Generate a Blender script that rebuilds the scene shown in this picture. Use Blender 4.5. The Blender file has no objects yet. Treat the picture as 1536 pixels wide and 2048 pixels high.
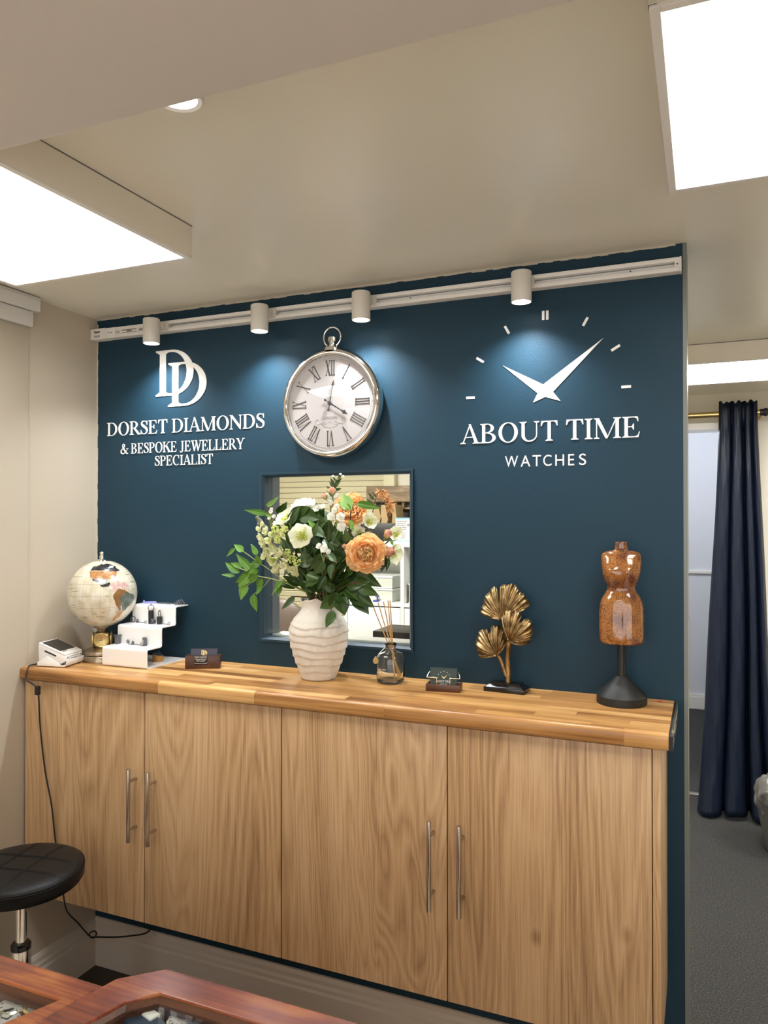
import bpy, bmesh, math, random
from math import sin, cos, pi, radians
from mathutils import Vector, Matrix

SC = bpy.context.scene
COL = SC.collection
rnd = random.Random(7)

# ------------------------------------------------------------------ camera
FPX, CX, CY = 1520.0, 768.0, 1024.0            # focal length in pixels of the 1536x2048 frame
CAM = Vector((0.0, -2.0, 1.5))
YAW, PITCH = radians(22.9), radians(0.5)
FWD = Vector((-sin(YAW) * cos(PITCH), cos(YAW) * cos(PITCH), sin(PITCH)))
RGT = Vector((cos(YAW), sin(YAW), 0))
UPV = RGT.cross(FWD)
cd = bpy.data.cameras.new('camera')
cd.sensor_fit = 'HORIZONTAL'
cd.sensor_width = 36.0
cd.lens = FPX / 1536 * 36
cd.clip_start = 0.02
cam = bpy.data.objects.new('camera', cd)
COL.objects.link(cam)
cam.matrix_world = Matrix((
    (RGT.x, UPV.x, -FWD.x, CAM.x), (RGT.y, UPV.y, -FWD.y, CAM.y),
    (RGT.z, UPV.z, -FWD.z, CAM.z), (0, 0, 0, 1)))
SC.camera = cam


def ray(px, py):
    return FWD + RGT * ((px - CX) / FPX) - UPV * ((py - CY) / FPX)


def at(px, py, Y):                              # point of the plane y = Y
    d = ray(px, py)
    return CAM + d * ((Y - CAM.y) / d.y)


def onz(px, py, Z):                             # point of the plane z = Z
    d = ray(px, py)
    return CAM + d * ((Z - CAM.z) / d.z)


# ------------------------------------------------------------------ world, exposure, lamp strengths
w = bpy.data.worlds.new('world')
SC.world = w
w.use_nodes = True
w.node_tree.nodes['Background'].inputs[0].default_value = (0.9, 0.93, 1, 1)
w.node_tree.nodes['Background'].inputs[1].default_value = 0.05
SC.view_settings.view_transform = 'Standard'
SC.view_settings.look = 'None'
SC.view_settings.gamma = 1.0
SC.view_settings.use_curve_mapping = False
SC.view_settings.exposure = 0.1
PANEL_E = 11.5         # ceiling light panels
SPOT_W = 17.0          # spotlights on the rail
DOWN_E = 14.0
DAYFILL_W = 46.0          # added fill standing for window light from behind the camera
CORR_W = 95.0          # added tube lamp, lights the corridor from out of view


ld = bpy.data.lights.new('daylight_fill', 'AREA')
ld.shape = 'RECTANGLE'
ld.size, ld.size_y = 3.3, 1.75
ld.energy = DAYFILL_W
ld.color = (1.0, .97, .93)
lo = bpy.data.objects.new('daylight_fill', ld)
COL.objects.link(lo)
lo.location = (.15, -3.36, 1.15)
lo.rotation_euler = (pi / 2, 0, 0)             # added to lift ceiling and doors, shines through the made-up window


# ------------------------------------------------------------------ materials
def newmat(name):
    m = bpy.data.materials.new(name)
    m.use_nodes = True
    return m, m.node_tree, m.node_tree.nodes['Principled BSDF']


def N(nt, t, **kw):
    n = nt.nodes.new(t)
    for k, v in kw.items():
        setattr(n, k, v)
    return n


def setin(n, **kw):
    for k, v in kw.items():
        n.inputs[k.replace('_', ' ')].default_value = v


def flat(name, col, rough=0.5, metal=0.0, coat=0.0, spec=0.5, noise=0.0, nscale=30, bump=0.0, bscale=200, sheen=0):
    m, nt, b = newmat(name)
    b.inputs['Base Color'].default_value = (*col, 1)
    b.inputs['Roughness'].default_value = rough
    b.inputs['Metallic'].default_value = metal
    b.inputs['Coat Weight'].default_value = coat
    b.inputs['Specular IOR Level'].default_value = spec
    b.inputs['Sheen Weight'].default_value = sheen
    tc = N(nt, 'ShaderNodeTexCoord')
    if noise:
        n = N(nt, 'ShaderNodeTexNoise')
        setin(n, Scale=nscale, Detail=4.0)
        nt.links.new(tc.outputs['Object'], n.inputs['Vector'])
        r = N(nt, 'ShaderNodeMixRGB')
        r.inputs[1].default_value = (*[c * (1 - noise) for c in col], 1)
        r.inputs[2].default_value = (*[min(1, c * (1 + noise)) for c in col], 1)
        nt.links.new(n.outputs['Fac'], r.inputs[0])
        nt.links.new(r.outputs[0], b.inputs['Base Color'])
    if bump:
        n = N(nt, 'ShaderNodeTexNoise')
        setin(n, Scale=bscale, Detail=3.0)
        nt.links.new(tc.outputs['Object'], n.inputs['Vector'])
        bp = N(nt, 'ShaderNodeBump')
        setin(bp, Strength=bump, Distance=0.002)
        nt.links.new(n.outputs['Fac'], bp.inputs['Height'])
        nt.links.new(bp.outputs[0], b.inputs['Normal'])
    return m


def emit(name, col, s):
    m, nt, b = newmat(name)
    nt.nodes.remove(b)
    e = N(nt, 'ShaderNodeEmission')
    e.inputs[0].default_value = (*col, 1)
    e.inputs[1].default_value = s
    nt.links.new(e.outputs[0], nt.nodes['Material Output'].inputs[0])
    return m


def pane_mat(name, tint=(1, 1, 1), ior=1.45, rough=0.0):
    m, nt, b = newmat(name)
    nt.nodes.remove(b)
    t = N(nt, 'ShaderNodeBsdfTransparent')
    t.inputs[0].default_value = (*tint, 1)
    g = N(nt, 'ShaderNodeBsdfGlossy')
    g.inputs['Roughness'].default_value = rough
    f = N(nt, 'ShaderNodeFresnel')
    f.inputs[0].default_value = ior
    x = N(nt, 'ShaderNodeMixShader')
    ge = N(nt, 'ShaderNodeNewGeometry')
    fr = N(nt, 'ShaderNodeMath', operation='SUBTRACT')       # reflect on the outer faces only
    fr.use_clamp = True
    nt.links.new(f.outputs[0], fr.inputs[0])
    nt.links.new(ge.outputs['Backfacing'], fr.inputs[1])
    nt.links.new(fr.outputs[0], x.inputs[0])
    nt.links.new(t.outputs[0], x.inputs[1])
    nt.links.new(g.outputs[0], x.inputs[2])
    nt.links.new(x.outputs[0], nt.nodes['Material Output'].inputs[0])
    return m


def ramp(nt, stops):
    r = N(nt, 'ShaderNodeValToRGB')
    el = r.color_ramp.elements
    while len(el) < len(stops):
        el.new(0.5)
    for e, (p, c) in zip(el, stops):
        e.position = p
        e.color = (*c, 1)
    return r


def wood(name, axis, stops, band, stretch, fine, rough=0.4, coat=0.0, rand=0.0, dist=6.0, knots=False, bump=0.15, wp=0.9, wf=0.62, wt=0.0, warp=None):
    """wood grain running along axis (0,1,2), varied per object by its random number"""
    m, nt, b = newmat(name)
    L = nt.links.new
    tc = N(nt, 'ShaderNodeTexCoord')
    oi = N(nt, 'ShaderNodeObjectInfo')
    vm = N(nt, 'ShaderNodeVectorMath', operation='SCALE')
    vm.inputs[0].default_value = (13.7, 7.3, 9.1)
    L(oi.outputs['Random'], vm.inputs['Scale'])
    va = N(nt, 'ShaderNodeVectorMath', operation='ADD')
    L(tc.outputs['Object'], va.inputs[0])
    L(vm.outputs[0], va.inputs[1])
    mp = N(nt, 'ShaderNodeMapping')
    s = [1, 1, 1]
    s[axis] = stretch
    mp.inputs['Scale'].default_value = s
    L(va.outputs[0], mp.inputs['Vector'])
    wv = N(nt, 'ShaderNodeTexNoise')
    setin(wv, Scale=band, Detail=3.0, Roughness=0.55, Distortion=dist * 0.1 if warp is None else warp)
    L(mp.outputs[0], wv.inputs['Vector'])
    ma = N(nt, 'ShaderNodeMath', operation='MULTIPLY')
    ma.inputs[1].default_value = dist
    L(wv.outputs['Fac'], ma.inputs[0])
    fr = N(nt, 'ShaderNodeMath', operation='PINGPONG')
    fr.inputs[1].default_value = 0.5
    L(ma.outputs[0], fr.inputs[0])
    mp2 = N(nt, 'ShaderNodeMapping')
    s2 = [fine, fine, fine]
    s2[axis] = fine * 0.02
    mp2.inputs['Scale'].default_value = s2
    L(va.outputs[0], mp2.inputs['Vector'])
    fn = N(nt, 'ShaderNodeTexNoise')
    setin(fn, Scale=1.0, Detail=3.0, Roughness=0.6)
    L(mp2.outputs[0], fn.inputs['Vector'])
    mx = N(nt, 'ShaderNodeMath', operation='MULTIPLY_ADD')
    mx.inputs[1].default_value = wp
    L(fr.outputs[0], mx.inputs[0])
    mf = N(nt, 'ShaderNodeMath', operation='MULTIPLY')
    mf.inputs[1].default_value = wf
    L(fn.outputs['Fac'], mf.inputs[0])
    L(mf.outputs[0], mx.inputs[2])
    val = mx.outputs[0]
    if wt:                                      # broad light and dark streaks
        mt_ = N(nt, 'ShaderNodeMath', operation='MULTIPLY_ADD')
        mt_.inputs[1].default_value = wt
        L(wv.outputs['Fac'], mt_.inputs[0])
        L(val, mt_.inputs[2])
        val = mt_.outputs[0]
    if knots:
        vo = N(nt, 'ShaderNodeTexVoronoi')
        setin(vo, Scale=2.6)
        mk = N(nt, 'ShaderNodeMapping')
        mk.inputs['Scale'].default_value = (1.0, 0.01, 0.6)
        L(va.outputs[0], mk.inputs['Vector'])
        L(mk.outputs[0], vo.inputs['Vector'])
        mr = N(nt, 'ShaderNodeMapRange')
        setin(mr, From_Min=0.0, From_Max=0.040, To_Min=0.30, To_Max=0.0)
        L(vo.outputs['Distance'], mr.inputs['Value'])
        sb = N(nt, 'ShaderNodeMath', operation='SUBTRACT')
        L(val, sb.inputs[0])
        L(mr.outputs[0], sb.inputs[1])
        val = sb.outputs[0]
    if rand:
        rr = N(nt, 'ShaderNodeMath', operation='MULTIPLY_ADD')
        rr.inputs[1].default_value = rand
        rr.inputs[2].default_value = -rand / 2
        L(oi.outputs['Random'], rr.inputs[0])
        ad = N(nt, 'ShaderNodeMath', operation='ADD')
        L(val, ad.inputs[0])
        L(rr.outputs[0], ad.inputs[1])
        val = ad.outputs[0]
    cr = ramp(nt, stops)
    L(val, cr.inputs[0])
    L(cr.outputs[0], b.inputs['Base Color'])
    b.inputs['Roughness'].default_value = rough
    b.inputs['Coat Weight'].default_value = coat
    b.inputs['Coat Roughness'].default_value = 0.12
    bp = N(nt, 'ShaderNodeBump')
    setin(bp, Strength=bump, Distance=0.0006)
    L(fn.outputs['Fac'], bp.inputs['Height'])
    L(bp.outputs[0], b.inputs['Normal'])
    return m


M = {}
M['blue'] = flat('navy_wall_paint', (0.0115, 0.039, 0.063), 0.5, spec=0.22, bump=0.22, bscale=260, noise=0.05, nscale=5)
M['bluegloss'] = flat('navy_window_paint', (0.0115, 0.039, 0.063), 0.34, spec=0.4)
M['cream'] = flat('cream_wall_paint', (0.56, 0.49, 0.388), 0.5, bump=0.12, bscale=120, noise=0.03, nscale=4)
M['farwall'] = flat('pale_far_wall_paint', (0.84, 0.79, 0.68), 0.5, noise=0.02, nscale=4)
M['ceil'] = flat('ceiling_paint', (0.81, 0.775, 0.665), 0.3, bump=0.25, bscale=22, noise=0.03, nscale=3)
M['beam'] = flat('beam_paint', (0.60, 0.54, 0.50), 0.6, bump=0.1, bscale=60, noise=0.02, nscale=4)
M['box'] = flat('light_box_paint', (0.82, 0.77, 0.67), 0.45)
M['white'] = flat('white_plastic', (0.82, 0.80, 0.77), 0.35)
M['lampwhite'] = flat('lamp_housing_paint', (0.66, 0.63, 0.57), 0.42)
M['gloss_white'] = flat('glossy_white_acrylic', (0.86, 0.85, 0.84), 0.12)
M['vinyl'] = flat('white_vinyl', (0.90, 0.89, 0.86), 0.4)
M['base'] = flat('skirting_gloss_paint', (0.62, 0.57, 0.50), 0.18)
M['bluewhite'] = flat('corridor_paint', (0.70, 0.72, 0.78), 0.5)
M['grey_paint'] = flat('grey_jamb_paint', (0.10, 0.115, 0.13), 0.4)
M['edge'] = flat('wall_edge_trim_paint', (0.17, 0.18, 0.165), 0.4)
M['oak'] = wood('oak_laminate', 2, [(0.38, (0.26, 0.142, 0.064)), (0.54, (0.44, 0.268, 0.131)), (0.69, (0.57, 0.37, 0.194)), (0.92, (0.69, 0.485, 0.285))],
                3.4, 0.13, 330, rough=0.42, dist=26.0, knots=True, wp=0.36, wf=0.60, wt=0.55, warp=1.2)
M['stave'] = wood('worktop_stave', 0, [(0.12, (0.22, 0.092, 0.026)), (0.42, (0.42, 0.20, 0.062)), (0.75, (0.60, 0.33, 0.115)), (1.0, (0.74, 0.45, 0.19))],
                  9, 0.10, 230, rough=0.3, dist=3.0, rand=0.62, wf=0.8, wp=0.75)
M['mahog'] = wood('varnished_mahogany', 0, [(0.2, (0.085, 0.013, 0.005)), (0.5, (0.22, 0.046, 0.014)), (0.8, (0.42, 0.135, 0.030))],
                  14, 0.45, 160, rough=0.24, coat=0.3, dist=1.6, bump=0.35)
M['walnut'] = wood('dark_walnut', 0, [(0.1, (0.030, 0.010, 0.006)), (0.6, (0.075, 0.027, 0.013)), (1.0, (0.14, 0.058, 0.028))], 20, 0.15, 300, rough=0.35, dist=3)
M['plank'] = wood('painted_shutter', 0, [(0, (0.70, 0.64, 0.43)), (1, (0.80, 0.74, 0.52))], 6, 0.1, 80, rough=0.5, dist=1.0, bump=0.05)
M['framewood'] = wood('rustic_picture_wood', 0, [(0.1, (0.12, 0.075, 0.04)), (0.6, (0.30, 0.21, 0.13)), (1, (0.48, 0.37, 0.25))], 14, 0.2, 120, rough=0.6, dist=4)
M['tan'] = flat('tan_card', (0.40, 0.27, 0.13), 0.6, noise=0.12)
M['chrome'] = flat('chrome', (0.82, 0.81, 0.78), 0.08, metal=1.0)
M['steel'] = flat('brushed_steel', (0.50, 0.45, 0.39), 0.28, metal=1.0, noise=0.1, nscale=120)
M['brass'] = flat('brass', (0.55, 0.40, 0.18), 0.28, metal=1.0, noise=0.08, nscale=60)
M['pewter'] = flat('antique_brass', (0.36, 0.30, 0.22), 0.3, metal=1.0, noise=0.15, nscale=80)
M['silver'] = flat('tarnished_silver', (0.13, 0.135, 0.15), 0.3, metal=0.6)
M['dialgold'] = flat('gold_dial', (0.62, 0.47, 0.20), 0.35, metal=0.6)
M['gold'] = flat('gold_metal', (0.66, 0.49, 0.22), 0.3, metal=1.0)
M['palebrass'] = flat('pale_brass_wire', (0.80, 0.70, 0.48), 0.25, metal=1.0)
M['black'] = flat('black_plastic', (0.010, 0.010, 0.011), 0.45)
M['blackgloss'] = flat('black_gloss', (0.008, 0.008, 0.009), 0.15)
M['mattblack'] = flat('matt_black_stand', (0.012, 0.0135, 0.014), 0.5, bump=0.05)
M['leather'] = flat('black_leather', (0.006, 0.006, 0.0063), 0.42, spec=0.22, bump=0.25, bscale=350)
M['screen'] = flat('dark_screen_glass', (0.030, 0.028, 0.024), 0.12)
M['vase'] = flat('chalky_ceramic', (0.70, 0.655, 0.58), 0.75, noise=0.07, nscale=18, bump=0.35, bscale=90)
M['pane'] = pane_mat('window_glass', (0.96, 0.98, 0.97))
M['dome'] = pane_mat('clock_glass', (1, 1, 1), ior=1.5)
M['navycard'] = flat('navy_card', (0.045, 0.047, 0.075), 0.45)
M['greencard'] = flat('dark_green_card', (0.022, 0.042, 0.038), 0.45)
M['paperedge'] = flat('card_edge', (0.16, 0.22, 0.21), 0.6)
M['print'] = flat('white_print', (0.85, 0.85, 0.83), 0.5)
M['greyprint'] = flat('grey_print', (0.13, 0.125, 0.12), 0.6)
M['inkprint'] = flat('black_ink', (0.014, 0.013, 0.012), 0.5)
M['midprint'] = flat('pale_grey_ink', (0.30, 0.29, 0.28), 0.5)
M['dial'] = flat('cream_clock_dial', (0.385, 0.355, 0.347), 0.5)
M['reed'] = flat('bamboo_reed', (0.56, 0.33, 0.12), 0.6, noise=0.15, nscale=100)
M['amber'] = flat('amber_wood_stand', (0.38, 0.19, 0.035), 0.4, noise=0.1)
M['lilac'] = flat('lilac_plastic', (0.30, 0.28, 0.62), 0.35)
M['curtain'] = flat('navy_satin', (0.0050, 0.0098, 0.024), 0.42, spec=0.25, bump=0.05, bscale=300)
M['bag'] = flat('grey_polythene_bag', (0.13, 0.127, 0.12), 0.25)
M['bagdark'] = flat('dark_bin_liner', (0.085, 0.08, 0.075), 0.3)
M['velvet'] = flat('pale_velvet', (0.72, 0.70, 0.66), 0.8)
M['navyvelvet'] = flat('navy_velvet', (0.02, 0.035, 0.065), 0.7)
M['frosted'] = flat('frosted_plastic', (0.60, 0.61, 0.56), 0.35)
M['clearbox'] = pane_mat('clear_plastic', (0.55, 0.55, 0.55), ior=1.5, rough=0.05)
M['shelfwhite'] = flat('white_melamine', (0.78, 0.79, 0.77), 0.35)
M['boxwhite'] = flat('white_carton', (0.80, 0.82, 0.84), 0.5)
M['boxblue'] = flat('pale_blue_carton', (0.22, 0.50, 0.62), 0.5)
M['bluepl'] = flat('blue_plastic', (0.02, 0.03, 0.28), 0.4)
M['brownleather'] = flat('brown_leather', (0.10, 0.068, 0.055), 0.45, noise=0.2, nscale=25)
M['bouncefloor'] = flat('pale_bounce_floor', (0.62, 0.54, 0.43), 0.4, noise=0.1, nscale=6)
M['red'] = flat('red_sticker', (0.55, 0.02, 0.03), 0.5)
M['darkfloor'] = flat('dark_brown_floor', (0.022, 0.013, 0.009), 0.3, noise=0.2, nscale=8)
M['panel_e'] = emit('light_panel_diffuser', (1.0, 0.975, 0.92), PANEL_E)
M['spot_e'] = emit('spot_lens_glow', (0.96, 0.98, 1.0), 14.0)
M['down_e'] = emit('downlight_glow', (1.0, 0.98, 0.95), DOWN_E)
M['added_tube_e'] = emit('added_tube_glow', (0.86, 0.91, 1.0), CORR_W)


def carpet_mat():
    m, nt, b = newmat('charcoal_carpet')
    L = nt.links.new
    tc = N(nt, 'ShaderNodeTexCoord')
    v = N(nt, 'ShaderNodeTexNoise')
    setin(v, Scale=190.0, Detail=3.0, Roughness=0.8)
    L(tc.outputs['Object'], v.inputs['Vector'])
    r = ramp(nt, [(0.3, (0.008, 0.008, 0.0078)), (0.52, (0.034, 0.034, 0.033)), (0.75, (0.15, 0.149, 0.144))])
    L(v.outputs['Fac'], r.inputs[0])
    L(r.outputs[0], b.inputs['Base Color'])
    b.inputs['Roughness'].default_value = 0.95
    bp = N(nt, 'ShaderNodeBump')
    setin(bp, Strength=0.9, Distance=0.006)
    L(v.outputs['Fac'], bp.inputs['Height'])
    L(bp.outputs[0], b.inputs['Normal'])
    return m


M['carpet'] = carpet_mat()


def glaze_mat():
    m, nt, b = newmat('speckled_amber_glaze')
    L = nt.links.new
    tc = N(nt, 'ShaderNodeTexCoord')
    n = N(nt, 'ShaderNodeTexNoise')
    setin(n, Scale=26.0, Detail=2.0)
    L(tc.outputs['Object'], n.inputs['Vector'])
    r = ramp(nt, [(0.32, (0.15, 0.052, 0.024)), (0.55, (0.35, 0.14, 0.035))])
    L(n.outputs['Fac'], r.inputs[0])
    v = N(nt, 'ShaderNodeTexVoronoi')
    setin(v, Scale=270.0)
    L(tc.outputs['Object'], v.inputs['Vector'])
    mr = N(nt, 'ShaderNodeMapRange')
    setin(mr, From_Min=0.25, From_Max=0.55, To_Min=1.3, To_Max=0.0)
    L(v.outputs['Distance'], mr.inputs['Value'])
    n2 = N(nt, 'ShaderNodeTexNoise')
    setin(n2, Scale=60.0, Detail=1.0)
    L(tc.outputs['Object'], n2.inputs['Vector'])
    mm = N(nt, 'ShaderNodeMath', operation='MULTIPLY')
    L(mr.outputs[0], mm.inputs[0])
    L(n2.outputs['Fac'], mm.inputs[1])
    mx = N(nt, 'ShaderNodeMixRGB')
    mx.inputs[2].default_value = (0.035, 0.010, 0.006, 1)
    L(mm.outputs[0], mx.inputs[0])
    L(r.outputs[0], mx.inputs[1])
    L(mx.outputs[0], b.inputs['Base Color'])
    b.inputs['Roughness'].default_value = 0.12
    b.inputs['Coat Weight'].default_value = 0.8
    b.inputs['Coat Roughness'].default_value = 0.03
    return m


M['glaze'] = glaze_mat()


def globe_mat():
    m, nt, b = newmat('mother_of_pearl')
    L = nt.links.new
    tc = N(nt, 'ShaderNodeTexCoord')
    sp = N(nt, 'ShaderNodeSeparateXYZ')
    L(tc.outputs['Object'], sp.inputs[0])

    def mth(op, a, bb=None, c=None):
        n = N(nt, 'ShaderNodeMath', operation=op)
        for i, x in enumerate((a, bb, c)):
            if x is None:
                continue
            if isinstance(x, (int, float)):
                n.inputs[i].default_value = x
            else:
                L(x, n.inputs[i])
        return n.outputs[0]
    lon = mth('ARCTAN2', sp.outputs['Y'], sp.outputs['X'])
    ln = mth('FRACT', mth('ADD', mth('MULTIPLY', lon, 12 / pi), 0.35))
    le = mth('MULTIPLY', mth('LESS_THAN', ln, 0.035), 1.0)
    hyp = mth('SQRT', mth('ADD', mth('MULTIPLY', sp.outputs['X'], sp.outputs['X']), mth('MULTIPLY', sp.outputs['Y'], sp.outputs['Y'])))
    lat = mth('ARCTAN2', sp.outputs['Z'], hyp)
    la = mth('LESS_THAN', mth('FRACT', mth('MULTIPLY', lat, 9 / pi)), 0.03)
    line = mth('MULTIPLY', mth('MAXIMUM', le, la), 0.45)
    n = N(nt, 'ShaderNodeTexNoise')
    setin(n, Scale=38.0, Detail=3.0)
    L(tc.outputs['Object'], n.inputs['Vector'])
    r = ramp(nt, [(0.3, (0.56, 0.50, 0.36)), (0.6, (0.70, 0.66, 0.53)), (0.8, (0.80, 0.78, 0.70))])
    L(n.outputs['Fac'], r.inputs[0])
    mx = N(nt, 'ShaderNodeMixRGB')
    mx.inputs[2].default_value = (0.13, 0.11, 0.07, 1)
    L(line, mx.inputs[0])
    L(r.outputs[0], mx.inputs[1])
    L(mx.outputs[0], b.inputs['Base Color'])
    b.inputs['Roughness'].default_value = 0.16
    b.inputs['Coat Weight'].default_value = 0.5
    return m


M['pearl'] = globe_mat()


def leaf_mat(name, c1, c2, rough=0.42, vein=(0.35, 0.5, 0.12)):
    m, nt, b = newmat(name)
    L = nt.links.new
    tc = N(nt, 'ShaderNodeTexCoord')
    oi = N(nt, 'ShaderNodeObjectInfo')
    mx = N(nt, 'ShaderNodeMixRGB')
    mx.inputs[1].default_value = (*c1, 1)
    mx.inputs[2].default_value = (*c2, 1)
    L(oi.outputs['Random'], mx.inputs[0])
    sp = N(nt, 'ShaderNodeSeparateXYZ')
    L(tc.outputs['Object'], sp.inputs[0])
    ab = N(nt, 'ShaderNodeMath', operation='ABSOLUTE')
    L(sp.outputs['Y'], ab.inputs[0])
    mr = N(nt, 'ShaderNodeMapRange')
    setin(mr, From_Min=0.012, From_Max=0.04, To_Min=0.5, To_Max=0.0)
    L(ab.outputs[0], mr.inputs['Value'])
    m2 = N(nt, 'ShaderNodeMixRGB')
    m2.inputs[2].default_value = (*vein, 1)
    L(mr.outputs[0], m2.inputs[0])
    L(mx.outputs[0], m2.inputs[1])
    L(m2.outputs[0], b.inputs['Base Color'])
    b.inputs['Roughness'].default_value = rough
    b.inputs['Specular IOR Level'].default_value = 0.3
    return m


M['leafbright'] = leaf_mat('bright_green_leaf', (0.050, 0.150, 0.016), (0.125, 0.275, 0.036), vein=(0.24, 0.38, 0.08))
M['leafpale'] = leaf_mat('pale_green_leaf', (0.16, 0.42, 0.07), (0.30, 0.55, 0.16))
M['leafdark'] = leaf_mat('dark_green_leaf', (0.014, 0.040, 0.006), (0.046, 0.096, 0.017), rough=0.32, vein=(0.08, 0.13, 0.035))
M['leafgrey'] = leaf_mat('grey_green_leaf', (0.032, 0.068, 0.022), (0.078, 0.130, 0.045), rough=0.4, vein=(0.14, 0.19, 0.07))
M['stem'] = flat('green_stem', (0.10, 0.14, 0.03), 0.6, noise=0.2)
M['twig'] = flat('brown_twig', (0.085, 0.040, 0.018), 0.7, noise=0.3, nscale=80)
M['palestem'] = flat('pale_green_stem', (0.30, 0.36, 0.10), 0.6, noise=0.15)


def petal_mat(name, base, tip, centre=None):
    """colour runs from the base of a petal (local x = 0) to its tip (x = 1)"""
    m, nt, b = newmat(name)
    L = nt.links.new
    tc = N(nt, 'ShaderNodeTexCoord')
    sp = N(nt, 'ShaderNodeSeparateXYZ')
    L(tc.outputs['Object'], sp.inputs[0])
    r = ramp(nt, [(0.05, centre or base), (0.35, base), (0.95, tip)])
    L(sp.outputs['X'], r.inputs[0])
    L(r.outputs[0], b.inputs['Base Color'])
    b.inputs['Roughness'].default_value = 0.55
    b.inputs['Sheen Weight'].default_value = 0.15
    tr = N(nt, 'ShaderNodeBsdfTranslucent')
    L(r.outputs[0], tr.inputs[0])
    mx = N(nt, 'ShaderNodeMixShader')
    mx.inputs[0].default_value = 0.38
    L(b.outputs[0], mx.inputs[1])
    L(tr.outputs[0], mx.inputs[2])
    L(mx.outputs[0], nt.nodes['Material Output'].inputs[0])
    return m


M['porange'] = petal_mat('apricot_petal', (0.95, 0.52, 0.16), (0.98, 0.68, 0.36), (0.92, 0.36, 0.05))
M['pinner'] = petal_mat('apricot_inner_petal', (0.97, 0.50, 0.12), (0.99, 0.74, 0.36), (0.95, 0.38, 0.05))
M['pwhite'] = petal_mat('white_petal', (0.93, 0.93, 0.86), (0.97, 0.97, 0.94))
M['pcream'] = petal_mat('cream_petal', (0.74, 0.76, 0.42), (0.88, 0.87, 0.70), (0.55, 0.65, 0.12))
M['phell'] = petal_mat('hellebore_petal', (0.78, 0.80, 0.52), (0.88, 0.87, 0.72), (0.48, 0.60, 0.10))
M['pstock'] = petal_mat('stock_petal', (0.80, 0.80, 0.52), (0.93, 0.91, 0.80), (0.62, 0.68, 0.22))
M['pblush'] = petal_mat('blush_petal', (0.88, 0.62, 0.38), (0.90, 0.52, 0.40), (0.80, 0.65, 0.35))
M['plime'] = flat('lime_floret', (0.62, 0.68, 0.20), 0.6, noise=0.25, nscale=150)
M['stamen'] = flat('yellow_green_stamen', (0.50, 0.52, 0.06), 0.6, noise=0.3, nscale=300)
M['budgrey'] = flat('grey_green_bud', (0.16, 0.17, 0.10), 0.7, noise=0.2, nscale=100)
M['budcream'] = flat('cream_bud', (0.66, 0.64, 0.46), 0.6)
M['astilbe'] = flat('rust_plume', (0.55, 0.26, 0.09), 0.7, noise=0.45, nscale=120)


# ------------------------------------------------------------------ mesh helpers
def build(name, bm, mat, parent=None, smooth=False, kind=None, label=None, mats=None):
    me = bpy.data.meshes.new(name)
    bm.normal_update()
    bm.to_mesh(me)
    bm.free()
    for mm in (mats or [mat]):
        me.materials.append(mm)
    if smooth:
        for p in me.polygons:
            p.use_smooth = True
        if smooth != 'all':
            me.set_sharp_from_angle(angle=radians(smooth if smooth is not True else 40))
    o = bpy.data.objects.new(name, me)
    COL.objects.link(o)
    if parent:
        put(o, parent)
    if kind:
        o['kind'] = kind
    if label:
        o['label'] = label
    return o


def put(o, parent):
    """parent o; its mesh is given in world coordinates"""
    o.parent = parent
    if parent.parent is None:                       # a sub-part's parent already stands at the origin
        o.matrix_parent_inverse = Matrix.Translation(-parent.location)


def thing(name, loc, label, cat, group=None):
    o = bpy.data.objects.new(name, None)
    o.empty_display_size = 0.03
    o.location = loc
    COL.objects.link(o)
    return tag(o, label, cat, group)


def tag(o, label, cat, group=None):
    o['label'] = label
    o['category'] = cat
    if group:
        o['group'] = group
    return o


def struct(o):
    o['kind'] = 'structure'
    return o


def merge(bm, b2, mtx=None):
    if mtx is not None:
        b2.transform(mtx)
    me = bpy.data.meshes.new('t')
    b2.to_mesh(me)
    b2.free()
    bm.from_mesh(me)
    bpy.data.meshes.remove(me)


def box(bm, x0, x1, y0, y1, z0, z1, bev=0.0, mtx=None, seg=2):
    b = bmesh.new()
    bmesh.ops.create_cube(b, size=1.0)
    b.transform(Matrix.Translation(((x0 + x1) / 2, (y0 + y1) / 2, (z0 + z1) / 2)) @ Matrix.Diagonal((abs(x1 - x0), abs(y1 - y0), abs(z1 - z0), 1)))
    if bev:
        bmesh.ops.bevel(b, geom=b.edges[:], offset=bev, segments=seg, profile=0.5, affect='EDGES')
    merge(bm, b, mtx)
    return bm


def boxo(name, mat, dims, parent=None, bev=0.0, **kw):
    return build(name, box(bmesh.new(), *dims, bev=bev), mat, parent, smooth=(35 if bev else False), **kw)


def lathe(bm, prof, seg=32, mtx=None, close=True, sx=1.0, sy=1.0, wob=None):
    """revolve (r, z) pairs about z"""
    b = bmesh.new()
    rings = []
    for r, z in prof:
        if r < 1e-6:
            rings.append([b.verts.new((0, 0, z))])
        else:
            ring = []
            for i in range(seg):
                a = 2 * pi * i / seg
                rr, zz = (r, z) if wob is None else wob(r, z, a)
                ring.append(b.verts.new((rr * cos(a) * sx, rr * sin(a) * sy, zz)))
            rings.append(ring)
    for p, q in zip(rings, rings[1:]):
        for i in range(seg):
            j = (i + 1) % seg
            if len(p) == 1 and len(q) == 1:
                continue
            if len(p) == 1:
                b.faces.new((p[0], q[j], q[i])) if False else b.faces.new((p[0], q[i], q[j]))
            elif len(q) == 1:
                b.faces.new((p[j], p[i], q[0]))
            else:
                b.faces.new((p[i], q[i], q[j], p[j]))
    if close:
        for ring in (rings[0], rings[-1]):
            if len(ring) > 2:
                b.faces.new(ring)
    bmesh.ops.recalc_face_normals(b, faces=b.faces[:])
    merge(bm, b, mtx)
    return bm


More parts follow.
